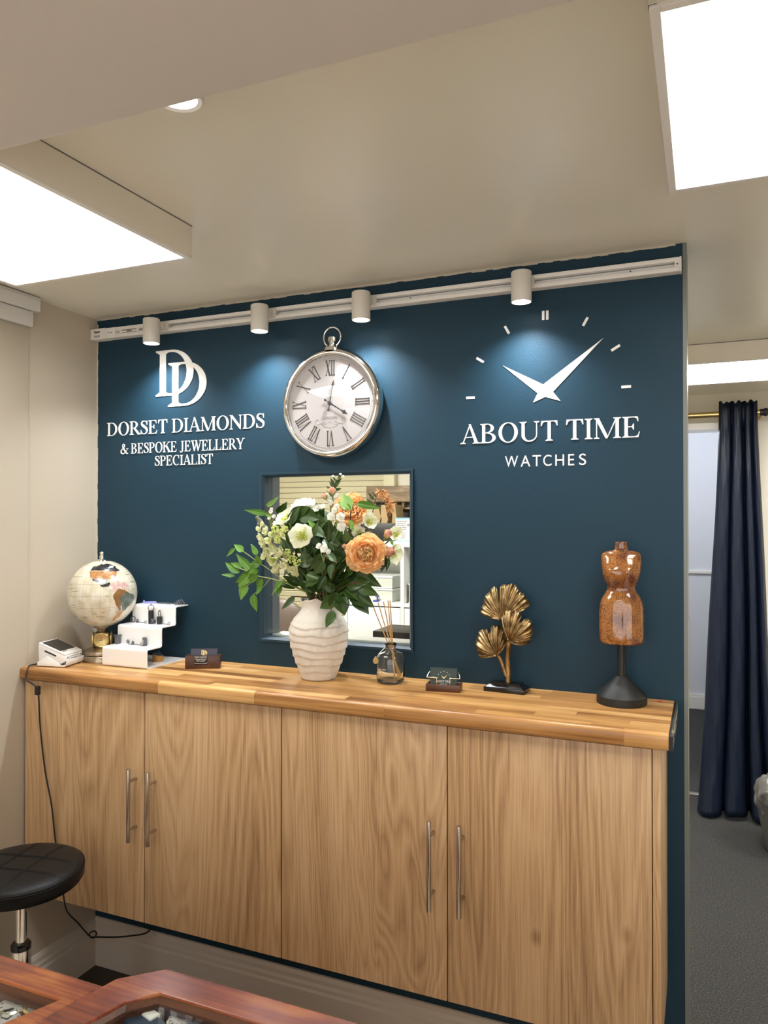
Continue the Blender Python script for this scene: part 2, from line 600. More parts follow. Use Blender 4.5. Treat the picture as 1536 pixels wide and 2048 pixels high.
def tube(bm, pts, rad, seg=8, closed=False, caps=True):
    pts = [Vector(p) for p in pts]
    n = len(pts)
    rads = rad if isinstance(rad, (list, tuple)) else [rad] * n
    b = bmesh.new()
    rings = []
    prev = None
    for i, p in enumerate(pts):
        if closed:
            t = pts[(i + 1) % n] - pts[i - 1]
        else:
            t = pts[min(i + 1, n - 1)] - pts[max(i - 1, 0)]
        t.normalize()
        if prev is None:
            a = Vector((0, 0, 1)) if abs(t.z) < 0.9 else Vector((1, 0, 0))
            u = t.cross(a).normalized()
        else:
            u = (prev - t * prev.dot(t)).normalized()
        prev = u
        v = t.cross(u)
        rings.append([b.verts.new(p + (u * cos(2 * pi * k / seg) + v * sin(2 * pi * k / seg)) * rads[i]) for k in range(seg)])
    m = n if closed else n - 1
    for i in range(m):
        p, q = rings[i], rings[(i + 1) % n]
        for k in range(seg):
            j = (k + 1) % seg
            b.faces.new((p[k], p[j], q[j], q[k]))
    if caps and not closed:
        b.faces.new(rings[0][::-1])
        b.faces.new(rings[-1])
    bmesh.ops.recalc_face_normals(b, faces=b.faces[:])
    merge(bm, b)
    return bm


def smooth_pts(pts, n=6):
    """Catmull-Rom through the points"""
    pts = [Vector(p) for p in pts]
    P = [pts[0] * 2 - pts[1]] + pts + [pts[-1] * 2 - pts[-2]]
    out = []
    for i in range(1, len(P) - 2):
        for k in range(n):
            t = k / n
            a, b, c, d = P[i - 1], P[i], P[i + 1], P[i + 2]
            out.append(0.5 * ((2 * b) + (c - a) * t + (2 * a - 5 * b + 4 * c - d) * t * t + (3 * b - a - 3 * c + d) * t ** 3))
    out.append(pts[-1])
    return out


def prism(bm, poly, f, d):
    """poly of 2D points; f maps (u, v) to a point; d is the depth vector"""
    b = bmesh.new()
    d = Vector(d)
    lo = [b.verts.new(f(u, v)) for u, v in poly]
    hi = [b.verts.new(Vector(f(u, v)) + d) for u, v in poly]
    b.faces.new(lo)
    b.faces.new(hi[::-1])
    n = len(poly)
    for i in range(n):
        j = (i + 1) % n
        b.faces.new((lo[i], lo[j], hi[j], hi[i]))
    bmesh.ops.recalc_face_normals(b, faces=b.faces[:])
    merge(bm, b)
    return bm


def dup(o, parent=None):
    c = o.copy()
    COL.objects.link(c)
    if parent:
        c.parent = parent
    for ch in list(o.children):
        dup(ch, c)
    return c


# ------------------------------------------------------------------ serif capitals (cap height 1), each a list of polygons
SW, HL = 0.155, 0.05                    # stem and hairline widths


def g_rect(x0, x1, y0, y1):
    return [(x0, y0), (x1, y0), (x1, y1), (x0, y1)]


def g_stem(x, wd=SW, y0=0.0, y1=1.0, feet='bt', ser=0.10):
    out = [g_rect(x, x + wd, y0, y1)]
    for e in feet:
        s = 1 if e == 'b' else -1
        y = y0 if e == 'b' else y1
        out.append([(x - ser, y), (x + wd + ser, y), (x + wd + ser, y + s * .028), (x + wd, y + s * .085), (x, y + s * .085), (x - ser, y + s * .028)])
    return out


def g_arc(cx, cy, rxo, ryo, rxi, ryi, a0, a1, n=20, dx=0.0):
    out = []
    for i in range(n):
        t0, t1 = radians(a0 + (a1 - a0) * i / n), radians(a0 + (a1 - a0) * (i + 1) / n)
        out.append([(cx + rxo * cos(t0), cy + ryo * sin(t0)), (cx + rxo * cos(t1), cy + ryo * sin(t1)),
                    (cx + dx + rxi * cos(t1), cy + ryi * sin(t1)), (cx + dx + rxi * cos(t0), cy + ryi * sin(t0))])
    return out


def g_stroke(pts, n=10):
    """pts = (x, y, width): a smooth ribbon"""
    P = smooth_pts([(x, y, wd) for x, y, wd in pts], n)
    out = []
    L, R = [], []
    for i, p in enumerate(P):
        t = P[min(i + 1, len(P) - 1)] - P[max(i - 1, 0)]
        nn = Vector((-t.y, t.x)).normalized() * (p.z / 2)
        L.append((p.x + nn.x, p.y + nn.y))
        R.append((p.x - nn.x, p.y - nn.y))
    for i in range(len(P) - 1):
        out.append([L[i], L[i + 1], R[i + 1], R[i]])
    return out


def g_diag(x0, y0, x1, y1, wd):
    return [(x0, y0), (x0 + wd, y0), (x1 + wd, y1), (x1, y1)]


def g_foot(x0, x1, y, up):
    s = 1 if up else -1
    return [(x0, y), (x1, y), (x1, y + s * .03), ((x0 + x1) / 2 + (x1 - x0) * .22, y + s * .075), ((x0 + x1) / 2 - (x1 - x0) * .22, y + s * .075), (x0, y + s * .03)]


def glyph(c):
    """(advance, polygons)"""
    if c == 'I':
        return .42, g_stem(.13)
    if c == 'D':
        return 1.02, g_stem(.12) + [g_rect(.1, .42, 0, HL), g_rect(.1, .42, 1 - HL, 1)] + g_arc(.42, .5, .54, .5, .37, .5 - HL, -90, 90)
    if c == 'O':
        return 1.06, g_arc(.53, .5, .48, .52, .31, .475, 0, 360, 36)
    if c == 'R':
        return .96, g_stem(.12) + [g_rect(.1, .4, 1 - HL, 1), g_rect(.2, .42, .47, .47 + HL)] + g_arc(.4, .735, .34, .265, .18, .215, -90, 90, 14) + \
            [[(.36, .49), (.54, .49), (.93, .05), (.96, 0), (.76, 0)], g_rect(.74, 1.0, 0, .03)]
    if c == 'P':
        return .82, g_stem(.12) + [g_rect(.1, .4, 1 - HL, 1), g_rect(.2, .4, .44, .44 + HL)] + g_arc(.4, .72, .36, .28, .2, .23, -90, 90, 14)
    if c == 'B':
        return .9, g_stem(.12) + [g_rect(.1, .4, 1 - HL, 1), g_rect(.1, .42, 0, HL), g_rect(.2, .44, .5, .5 + HL)] + \
            g_arc(.38, .76, .34, .24, .18, .2, -90, 90, 12) + g_arc(.42, .265, .39, .265, .22, .215, -90, 90, 12)
    if c == 'S':
        return .72, g_stroke([(.60, .80, .05), (.54, .91, .05), (.37, .975, .055), (.19, .91, .10), (.15, .77, .14), (.27, .62, .17), (.47, .49, .18), (.60, .33, .16), (.58, .13, .10), (.40, .025, .055), (.20, .07, .05), (.10, .22, .04)]) + \
            [[(.585, .70), (.64, .70), (.62, .99), (.575, .97)], [(.06, .32), (.11, .32), (.14, .05), (.07, .0)]]
    if c in 'EL':
        out = g_stem(.12) + [g_rect(.1, .74, 0, HL), [(.60, HL), (.74, HL), (.80, .27), (.765, .27), (.71, .12)]]
        if c == 'E':
            out += [g_rect(.1, .70, 1 - HL, 1), [(.56, 1 - HL), (.72, 1 - HL), (.735, .76), (.70, .76), (.66, .9)], g_rect(.2, .54, .49, .49 + HL), [(.50, .37), (.54, .37), (.54, .66), (.50, .66), (.44, .515)]]
            return .86, out
        return .84, out
    if c == 'T':
        return .86, g_stem(.35, feet='b') + [g_rect(.05, .81, 1 - HL, 1), [(.03, .74), (.07, .74), (.13, .9), (.22, .96), (.05, 1)], [(.83, .74), (.79, .74), (.73, .9), (.64, .96), (.81, 1)]]
    if c == 'A':
        return 1.0, [g_diag(.10, .0, .465, .98, .055), [(.43, 1.02), (.53, 1.02), (.93, 0), (.75, 0)], g_rect(.26, .72, .31, .31 + HL), g_foot(-.01, .28, 0, True), g_foot(.63, 1.03, 0, True)]
    if c == 'M':
        return 1.28, g_stem(.13, .05) + g_stem(1.0, SW) + [[(.08, 1), (.26, 1), (.66, .12), (.60, 0), (.56, 0)], [(.56, 0), (.62, .05), (1.02, 1), (1.08, 1), (1.02, .86), (.64, 0)]]
    if c == 'N':
        return 1.06, g_stem(.13, .05) + g_stem(.86, .05, 0, 1, 't') + [[(.04, 1), (.24, 1), (.91, .2), (.91, -.02), (.86, -.02), (.1, .92)]]
    if c == 'U':
        return 1.04, g_stem(.13, SW, .33, 1, 't') + g_stem(.84, .05, .33, 1, 't') + g_arc(.51, .34, .38, .355, .33, .29, 180, 360, 18) + g_arc(.51, .34, .38, .355, .225, .295, 180, 250, 8)
    if c == 'Y':
        return .98, g_stem(.41, SW, 0, .48, 'b') + [[(.06, 1), (.25, 1), (.565, .46), (.41, .40)], [(.85, 1), (.91, 1), (.565, .40), (.47, .44)], g_foot(-.01, .33, 1, False), g_foot(.72, 1.02, 1, False)]
    if c == 'W':
        return 1.36, [[(.08, 1), (.26, 1), (.50, .16), (.45, -.02), (.40, -.02)], [(.44, 0), (.50, .02), (.74, .92), (.68, 1), (.66, .86)], [(.56, 1), (.74, 1), (.98, .16), (.93, -.02), (.88, -.02)], [(.92, 0), (.98, .02), (1.28, 1), (1.22, 1)],
                      g_foot(-.01, .36, 1, False), g_foot(.47, .80, 1, False), g_foot(1.10, 1.38, 1, False)]
    if c == 'V':
        return .98, [[(.06, 1), (.25, 1), (.56, .16), (.52, -.02), (.46, -.02)], [(.50, 0), (.54, 0), (.90, 1), (.84, 1)], g_foot(-.02, .35, 1, False), g_foot(.72, 1.0, 1, False)]
    if c == 'X':
        return .98, [[(.06, 1), (.26, 1), (.92, 0), (.72, 0)], [(.82, 1), (.88, 1), (.16, 0), (.10, 0)], g_foot(-.02, .36, 1, False), g_foot(.70, 1.0, 1, False), g_foot(.0, .28, 0, True), g_foot(.63, 1.0, 0, True)]
    if c == 'K':
        return 1.04, g_stem(.12) + [[(.24, .42), (.24, .50), (.78, .98), (.86, .98)], [(.40, .56), (.54, .68), (1.0, .02), (.80, .0)], g_foot(.66, .96, 1, False), g_foot(.70, 1.06, 0, True)]
    if c == 'J':
        return .62, g_stem(.30, SW, .18, 1, 't') + g_stroke([(.375, .22, .155), (.36, .05, .13), (.24, -.06, .07), (.10, -.03, .05), (.07, .08, .09)])
    if c == 'C':
        return .98, g_arc(.53, .5, .48, .52, .31, .475, 50, 310, 30) + [[(.80, .68), (.85, .68), (.85, 1.0), (.80, .96)]]
    if c == '&':
        return 1.16, g_stroke([(1.05, .50, .05), (.86, .30, .05), (.62, .08, .06), (.36, 0.02, .10), (.14, .14, .14), (.13, .32, .13), (.32, .50, .08), (.54, .66, .06), (.60, .82, .09), (.49, .96, .07), (.35, .88, .10), (.36, .70, .13), (.55, .42, .16), (.80, .14, .15), (.98, .02, .06), (1.10, .06, .04)]) + [g_rect(.84, 1.14, .50, .54)]
    return .34, []


def text_width(s):
    return sum(glyph(c)[0] for c in s)


def DEEP(i):                                    # overlapping strokes of a letter never share one plane
    return 1 + .5 * ((i * .618) % 1)


def glyph_obj(c, x, z, sx, sz, mat, parent, f=None, d=(0, -.0012, 0), name='letter'):
    bm = bmesh.new()
    ff = f or (lambda u, v: Vector((u, -.0002, v)))
    for i, poly in enumerate(glyph(c)[1]):
        prism(bm, poly, lambda u, v: ff(x + u * sx, z + v * sz), Vector(d) * DEEP(i))
    return build(name, bm, mat, parent)


def wall_text(s, x0, x1, z, cap, mat, parent):
    sx = (x1 - x0) / text_width(s)
    x = x0
    for c in s:
        if c != ' ':
            glyph_obj(c, x, z, sx, cap, mat, parent)
        x += glyph(c)[0] * sx


def serif_bm(bm, s, x0, x1, v, cap, f, d):
    sx = (x1 - x0) / text_width(s)
    x = x0
    for c in s:
        for i, poly in enumerate(glyph(c)[1]):
            prism(bm, poly, lambda u, vv, x=x: f(x + u * sx, v + vv * cap), Vector(d) * DEEP(i))
        x += glyph(c)[0] * sx
    return bm


def font_bm(s, width, height, f, bm=None):
    """flat lettering in the built-in sans typeface, scaled to width x height and mapped by f(u, v)"""
    cu = bpy.data.curves.new('t', 'FONT')
    cu.body = s
    o = bpy.data.objects.new('t', cu)
    COL.objects.link(o)
    bpy.context.view_layer.update()
    me = o.evaluated_get(bpy.context.evaluated_depsgraph_get()).to_mesh()
    xs = [v.co.x for v in me.vertices]
    ys = [v.co.y for v in me.vertices]
    x0, x1, y0, y1 = min(xs), max(xs), min(ys), max(ys)
    b = bmesh.new()
    b.from_mesh(me)
    for v in b.verts:
        v.co = f((v.co.x - x0) / (x1 - x0) * width, (v.co.y - y0) / (y1 - y0) * height)
    bpy.data.objects.remove(o)
    bpy.data.curves.remove(cu)
    bm = bm or bmesh.new()
    merge(bm, b)
    return bm
# ================================================================== the setting
XL, XR, CEIL = -1.905, -0.048, 2.177      # left wall, free end of the blue wall, ceiling
WT = 0.115                                # thickness of the blue wall
WX0, WX1, WZ0, WZ1 = -1.257, -0.753, 1.126, 1.641   # window opening
ZT = 1.053                                # top of the worktop

# blue partition wall with its window hole (shop side blue, back-room side cream)
bm = bmesh.new()
box(bm, XL, WX0, 0, WT, 0, CEIL)
box(bm, WX1, XR, 0, WT, 0, CEIL)
box(bm, WX0, WX1, 0, WT, 0, WZ0)
box(bm, WX0, WX1, 0, WT, WZ1, CEIL)
bm.normal_update()
o = build('wall_back', bm, None, mats=[M['blue'], M['cream'], M['grey_paint']])
for p in o.data.polygons:
    c = p.center
    if p.normal.y > 0.5:
        p.material_index = 1
    elif abs(p.normal.x) > 0.5 and WX0 - .01 < c.x < WX1 + .01:
        p.material_index = 2
struct(o)
wall_back = o
# uneven paint edges along the ceiling and the left corner
bm = bmesh.new()
r2 = random.Random(3)
xs = [XL + i * 0.02 for i in range(int((XR - XL) / .02) + 1)]
for xa, xb in zip(xs, xs[1:]):
    h = 0.0035 + 0.003 * r2.random()
    box(bm, xa, xb + .0005, -.0012, 0, CEIL - h, CEIL)
zs = [1.06 + i * 0.02 for i in range(56)]
for za, zb in zip(zs, zs[1:]):
    h = 0.003 + 0.0025 * r2.random()
    box(bm, XL, XL + h, -.0012, 0, za, zb)
build('paint_edge', bm, M['cream'], wall_back)
boxo('edge_trim', M['edge'], (XR - .0005, XR + .0085, -.001, WT + .002, 0, CEIL), wall_back)

struct(boxo('wall_left', M['cream'], (XL - .1, XL, -3.3, WT, 0, CEIL)))
struct(boxo('trim_1', M['cream'], (XL, XL + .006, -3.3, -.288, .154, CEIL - .09), bev=.002))
bm = bmesh.new()
for d in ((XL - .1, -1.5, 0, CEIL), (1.8, 2.3, 0, CEIL), (-1.5, 1.8, 0, .275), (-1.5, 1.8, 2.025, CEIL)):
    box(bm, d[0], d[1], -3.4, -3.3, d[2], d[3])
struct(build('wall_front', bm, M['cream']))
bm = bmesh.new()
for d in ((-1.5, -1.44, .275, 2.025), (1.74, 1.8, .275, 2.025), (.12, .18, .335, 1.965), (-1.44, 1.74, .275, .335), (-1.44, 1.74, 1.965, 2.025)):
    box(bm, d[0], d[1], -3.345, -3.305, d[2], d[3])
struct(build('window_added', bm, M['white']))  # unseen window, added with its opening to let the fill light in
bm = bmesh.new()
box(bm, XL, 2.2, -3.3, -.9, 0, .005)
box(bm, -.895, XR, -.9, -.019, 0, .005)
struct(build('floor_bounce', bm, M['bouncefloor']))  # pale floor added out of view to bounce light upward
struct(boxo('wall_right', M['cream'], (2.2, 2.3, -3.3, 2.5, 0, CEIL)))
# far wall of the back room with its doorway
bm = bmesh.new()
FY = 2.5
box(bm, -3.5, -.62, FY, FY + .1, 0, CEIL)
box(bm, .20, 2.3, FY, FY + .1, 0, CEIL)
box(bm, -.62, .20, FY, FY + .1, 2.0, CEIL)
struct(build('wall_far', bm, M['farwall']))
struct(boxo('trim_2', M['white'], (-.66, .24, FY - .012, FY, 1.985, 2.02)))
struct(boxo('wall_store', M['cream'], (-3.6, -3.5, WT, FY + .1, 0, CEIL)))
struct(boxo('wall_store_front', M['cream'], (-3.5, XL, WT - .1, WT, 0, CEIL)))
# corridor beyond the doorway
bm = bmesh.new()
box(bm, -1.6, 1.4, 4.5, 4.6, 0, CEIL)
box(bm, -1.7, -1.6, 2.6, 4.6, 0, CEIL)
box(bm, 1.4, 1.5, 2.6, 4.6, 0, CEIL)
struct(build('wall_corridor', bm, M['bluewhite']))
bm = bmesh.new()
box(bm, -1.6, 1.4, 4.478, 4.5, 1.065, 1.095, bev=.006)
struct(build('trim_3', bm, M['white']))
bm = bmesh.new()
box(bm, -1.6, 1.4, 4.482, 4.5, 0, .10, bev=.003)
box(bm, -1.6, 1.4, 4.488, 4.5, .10, .118, bev=.003)
struct(build('baseboard_corridor', bm, M['white']))

struct(boxo('ceiling', M['ceil'], (-3.6, 2.3, -3.4, 4.6, CEIL, CEIL + .08)))
struct(boxo('trim_4', M['beam'], (XL, 2.2, -2.35, -1.288, 1.977, CEIL), bev=.004))
struct(boxo('floor', M['carpet'], (-3.6, 2.3, -3.4, 4.6, -.08, 0)))
o = boxo('floor_mat', M['darkfloor'], (XL, -.9, -.75, 0.0, 0, .004))
tag(o, 'dark brown mat on the floor under the wall cabinets by the left corner', 'mat')
bm = bmesh.new()
lathe(bm, [(.012, .0042), (.012, .0052), (0, .0055)], 20, Matrix.Translation((-1.80, -.21, 0)))
tag(build('coin', bm, M['pewter']), 'small dull coin lying on the dark mat in the left corner', 'coin')
tag(boxo('threshold_strip', M['steel'], (-.62, .2, 2.46, 2.50, 0, .006), bev=.002), 'pale metal threshold strip across the doorway carpet', 'threshold strip')

# skirting boards with a moulded top
def skirting(name, a, b, nrm):
    prof = [(0, 0), (.018, 0), (.018, .105), (.014, .112), (.014, .122), (.010, .130), (.009, .142), (.004, .152), (0, .154)]
    a, b, nrm = Vector(a), Vector(b), Vector(nrm)
    bmx = prism(bmesh.new(), prof, lambda u, v: a + nrm * u + Vector((0, 0, v)), b - a)
    return struct(build(name, bmx, M['base']))


skirting('baseboard_back', (XL, 0, .004), (XR, 0, .004), (0, -1, 0))
skirting('baseboard_left', (XL, -3.3, .004), (XL, 0, .004), (1, 0, 0))
skirting('baseboard_right', (.2, FY, 0), (2.2, FY, 0), (0, -1, 0))

# window: moulded blue lining, pane
bm = bmesh.new()
prof = [(0, -.006), (.007, -.006), (.014, .002), (.0145, .022), (.006, .030), (.004, .055), (.004, .066), (0, .066)]
V3 = Vector
cs = [(WX0, WZ0), (WX1, WZ0), (WX1, WZ1), (WX0, WZ1)]
ins = [(1, 1), (-1, 1), (-1, -1), (1, -1)]
b = bmesh.new()
rings = [[b.verts.new((x + sx * u, v, z + sz * u)) for (u, v) in prof] for (x, z), (sx, sz) in zip(cs, ins)]
for i in range(4):
    p, q = rings[i], rings[(i + 1) % 4]
    for k in range(len(prof) - 1):
        b.faces.new((p[k], q[k], q[k + 1], p[k + 1]))
bmesh.ops.recalc_face_normals(b, faces=b.faces[:])
win = struct(build('window_1', b, M['bluegloss']))
g = boxo('pane', M['pane'], (WX0 + .002, WX1 - .002, .060, .0625, WZ0 + .002, WZ1 - .002), win)
boxo('sill', M['white'], (WX0 + .001, WX1 - .001, .068, WT + .02, WZ0, WZ0 + .012), win, bev=.002, label='white sill on the far side of the pane')

# ================================================================== ceiling lights
def ceiling_light(x0, x1, y0, y1, label, mat=None):
    t = thing('ceiling_light', ((x0 + x1) / 2, (y0 + y1) / 2, CEIL), label, 'ceiling light', 'square light boxes on the ceiling')
    zb, e = CEIL - .073, .014
    bm = bmesh.new()
    for d in ((x0, x0 + .01, y0, y1), (x1 - .01, x1, y0, y1), (x0, x1, y0, y0 + .01), (x0, x1, y1 - .01, y1)):
        box(bm, *d, zb, CEIL + .001)
    build('box_surround', bm, M['box'], t)
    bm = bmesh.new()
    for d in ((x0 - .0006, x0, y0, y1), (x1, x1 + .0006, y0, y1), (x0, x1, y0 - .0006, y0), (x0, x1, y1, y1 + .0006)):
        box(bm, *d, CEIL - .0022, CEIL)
    build('shadow_strip', bm, M['greyprint'], t)  # dark strips painting the shadow line where box meets ceiling
    bm = bmesh.new()
    for d in ((x0 + .001, x0 + e, y0 + .001, y1 - .001), (x1 - e, x1 - .001, y0 + .001, y1 - .001), (x0 + e, x1 - e, y0 + .001, y0 + e), (x0 + e, x1 - e, y1 - e, y1 - .001)):
        box(bm, *d, zb - .004, zb + .004, bev=.001)
    build('frame', bm, M['white'], t)
    boxo('diffuser', mat or M['panel_e'], (x0 + e - .001, x1 - e + .001, y0 + e - .001, y1 - e + .001, zb - .001, zb + .004), t)
    return t


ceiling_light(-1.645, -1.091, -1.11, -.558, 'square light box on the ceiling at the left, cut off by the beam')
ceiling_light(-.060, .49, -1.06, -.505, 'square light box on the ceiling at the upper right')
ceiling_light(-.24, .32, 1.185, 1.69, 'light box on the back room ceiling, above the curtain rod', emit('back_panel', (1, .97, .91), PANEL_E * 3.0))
ceiling_light(.95, 1.50, 1.185, 1.69, 'added light box on the back room ceiling, out of sight at the right', bpy.data.materials['back_panel'])  # added to brighten the back room
ceiling_light(-2.35, -1.80, .75, 1.30, 'added light box on the store room ceiling, unseen behind the window', emit('added_store_panel', (1, .97, .9), PANEL_E * 6))  # added to light the shelves seen through the window
ceiling_light(-.9, -.35, -3.0, -2.45, 'added light box on the ceiling behind the beam, out of view')  # unseen box, added for more light in the shop

t = thing('downlight', (-.796, -1.0, CEIL), 'round recessed downlight half hidden by the ceiling beam', 'downlight')
c0 = onz(357, 196, CEIL)
t.location = c0
mt = Matrix.Translation(c0)
bm = lathe(bmesh.new(), [(.030, -.002), (.037, -.004), (.040, -.0005), (.030, 0)], 40, mt, close=False)
build('bezel', bm, M['white'], t, smooth=True)
bm = lathe(bmesh.new(), [(0, -.0015), (.0305, -.0015), (.0305, -.0005), (0, -.0005)], 32, mt)
build('lens', bm, M['down_e'], t)

t = thing('added_tube_lamp', (-.1, 3.4, CEIL), 'added cool tube lamp on the corridor ceiling, unseen beyond the doorway', 'ceiling light')  # unseen lamp added to light the corridor
boxo('housing', M['white'], (-.7, .5, 3.36, 3.44, CEIL - .03, CEIL - .001), t, bev=.004)  # housing of the added, unseen tube lamp
bm = bmesh.new()
tube(bm, [(-.68, 3.4, CEIL - .045), (.48, 3.4, CEIL - .045)], .014, 12)
build('tube', bm, M['added_tube_e'], t)  # glowing tube of the added, unseen lamp

# ================================================================== two-step blind cassette on the left wall
t = thing('blind_cassette', (XL, -.8, 2.12), 'pale two-step blind cassette along the top of the left wall', 'blind cassette')
boxo('upper_case', M['white'], (XL + .001, XL + .036, -2.0, -.272, 2.131, 2.173), t, bev=.003)
boxo('top_edge', M['lampwhite'], (XL + .003, XL + .039, -2.0, -.274, 2.166, 2.174), t, bev=.002)
boxo('lower_case', M['white'], (XL + .007, XL + .024, -2.0, -.288, 2.083, 2.1295), t, bev=.003)

# ================================================================== worktop of oak staves
t = thing('worktop', (-.98, -.16, 1.018), 'oak butcher-block worktop running along the blue wall above the cabinets', 'worktop')
WYF = -.318
boxo('core', M['stave'], (-1.90, -.072, -.300, -.001, 1.018, 1.047), t)
rows = 9
rh = .300 / rows
r3 = random.Random(21)
for r in range(rows):
    y0 = -.301 + r * rh
    x = -1.902 - r3.random() * .2
    while x < -.072:
        ln = .20 + r3.random() * .26
        if -.071 - (x + ln) < .06:
            ln = -.071 - x
        xa, xb = max(x, -1.902), min(x + ln, -.071)
        if xb - xa > .03:
            boxo('stave', M['stave'], (xa + .0001, xb - .0001, y0 + .0001, y0 + rh - .0001, 1.047, ZT - .0002 * r3.random()), t)
        x += ln
x = -1.902
nose = [(-.301, ZT), (-.308, ZT), (-.3135, ZT - .0015), (-.3165, ZT - .0045), (-.318, ZT - .010), (-.318, 1.024), (-.3165, 1.020), (-.313, 1.018), (-.301, 1.018)]
while x < -.072:
    ln = .30 + r3.random() * .3
    xb = min(x + ln, -.071)
    if -.071 - xb < .06:
        xb = -.071
    b = prism(bmesh.new(), nose, lambda u, v, x=x: Vector((x + .0001, u, v)), (xb - x - .0002, 0, 0))
    build('stave', b, M['stave'], t, smooth=50)
    x = xb
bm = box(bmesh.new(), -.0705, -.0625, -.317, -.004, 1.019, ZT - .004)
for yy in (-.26, -.14):
    lathe(bm, [(.004, 0), (.004, .0015), (0, .0018)], 12, Matrix.Translation((-.0625, yy, 1.036)) @ Matrix.Rotation(pi / 2, 4, 'Y'))
build('end_cap', bm, M['black'], t, label='black end cap')
boxo('joint_strip', M['palebrass'], (-.0665, -.0615, -.290, -.004, ZT - .006, ZT + .0015), t, label='bright metal joint strip')

o = boxo('sticker', M['red'], (-.109, -.097, -.028, -.018, ZT, ZT + .0006))
tag(o, 'tiny red square sticker at the back of the worktop, right end', 'sticker')

# ================================================================== wall-hung cabinets
DB, DT, DY0, DY1 = .375, 1.016, -.302, -.284
def bar_handle(x, z0, z1, parent):
    bm = bmesh.new()
    lathe(bm, [(0, z0), (.0048, z0), (.0056, z0 + .0012), (.0056, z1 - .0012), (.0048, z1), (0, z1)], 16, Matrix.Translation((x, -.334, 0)))
    for zz in (z0 + (z1 - z0) * .17, z1 - (z1 - z0) * .17):
        tube(bm, [(x, -.334, zz), (x, -.3021, zz)], .004, 10)
    build('handle', bm, M['steel'], parent, smooth=True, label='brushed steel bar handle')


def cabinet(xa, xm, xb, label, hz, hx, panel=False):
    t = thing('wall_cabinet', ((xa + xb) / 2, -.15, DB), label, 'cabinet', 'oak wall cabinets under the worktop')
    bm = bmesh.new()
    x1 = xb - (.001 if not panel else 0)
    box(bm, xa + .001, x1, -.283, -.001, DB + .002, DB + .02)
    box(bm, xa + .001, x1, -.283, -.001, DT - .018, DT)
    box(bm, xa + .001, xa + .019, -.283, -.001, DB + .02, DT - .018)
    box(bm, x1 - .018, x1, -.283, -.001, DB + .02, DT - .018)
    box(bm, xa + .019, x1 - .018, -.020, -.001, DB + .02, DT - .018)
    build('body', bm, M['oak'], t)
    for (d0, d1, h) in ((xa, xm, hx[0]), (xm, xb, hx[1])):
        d = boxo('door', M['oak'], (d0 + .0015, d1 - .0015, DY0, DY1, DB, DT - .002), t, bev=.0008)
        bar_handle(h, hz[0], hz[1], d)
    if panel:
        boxo('end_panel', M['oak'], (xb + .0005, xb + .0165, DY0, -.001, DB, DT), t, bev=.0008)
    return t


cabinet(-1.895, -1.442, -1.0035, 'oak wall cabinet at the left end with two long steel handles side by side', (.605, .807), (-1.471, -1.404))
cabinet(-1.0025, -.557, -.104, 'oak wall cabinet at the right end with side panel and two steel handles', (.590, .800), (-.591, -.519), panel=True)

# ================================================================== spotlight rail
RZ0, RZ1 = 2.101, 2.135
t = thing('track_rail', (-.98, -.01, 2.118), 'long white lighting track fixed across the top of the blue wall', 'track rail')
bm = bmesh.new()
box(bm, -1.80, -.0545, -.006, -.0006, RZ0, RZ1)
box(bm, -1.80, -.0545, -.030, -.006, RZ1 - .010, RZ1, bev=.001)
box(bm, -1.80, -.0545, -.030, -.006, RZ0, RZ0 + .011, bev=.001)
box(bm, -1.80, -.0545, -.012, -.006, RZ0 + .013, RZ1 - .012)
build('channel', bm, M['white'], t, smooth=35)
bm = bmesh.new()
box(bm, -1.903, -1.838, -.034, -.0006, RZ0 - .001, RZ1 + .001, bev=.001)
box(bm, -1.838, -1.80, -.031, -.0006, RZ0, RZ1)
box(bm, -1.80, -1.63, -.026, -.006, RZ0 + .011, RZ1 - .010)
build('live_end', bm, M['white'], t, smooth=35)
bm = bmesh.new()
box(bm, -.0545, -.0505, -.031, -.0006, RZ0 - .001, RZ1 + .001, bev=.001)
box(bm, -.066, -.0545, -.029, -.006, RZ0 + .011, RZ1 - .010)
build('end_cap', bm, M['white'], t, smooth=35)
def dot(x, y, z, r, mat, parent, name='screw'):
    b = lathe(bmesh.new(), [(0, 0), (r, 0), (r, .0008), (r * .3, .0012), (0, .0004)], 14, Matrix.Translation((x, y, z)) @ Matrix.Rotation(pi / 2, 4, 'X'))
    return build(name, b, mat, parent)
for x, y in ((-.060, -.0292), (-.17, -.0122), (-.76, -.0122), (-1.825, -.0342), (-1.816, -.0312), (-1.795, -.0262), (-1.788, -.0262)):
    dot(x, y, 2.1185, .0022, M['greyprint'], t)
bm = bmesh.new()
for x0, x1, z, h in ((-1.888, -1.881, 2.1285, .0016), (-1.886, -1.862, 2.121, .006), (-1.886, -1.862, 2.112, .0012), (-1.886, -1.862, 2.1095, .0012), (-1.886, -1.862, 2.107, .0012)):
    box(bm, x0, x1, -.0344, -.0339, z, z + h)
for x0, x1, z, h in ((-1.775, -1.715, 2.1215, .0025), (-1.755, -1.735, 2.1165, .004), (-1.775, -1.715, 2.114, .0012), (-1.705, -1.675, 2.1215, .0018), (-1.705, -1.675, 2.1185, .0018), (-1.705, -1.675, 2.1155, .0018), (-1.668, -1.664, 2.1155, .008)):
    box(bm, x0, x1, -.0264, -.0259, z, z + h)
build('rating_print', bm, M['greyprint'], t)

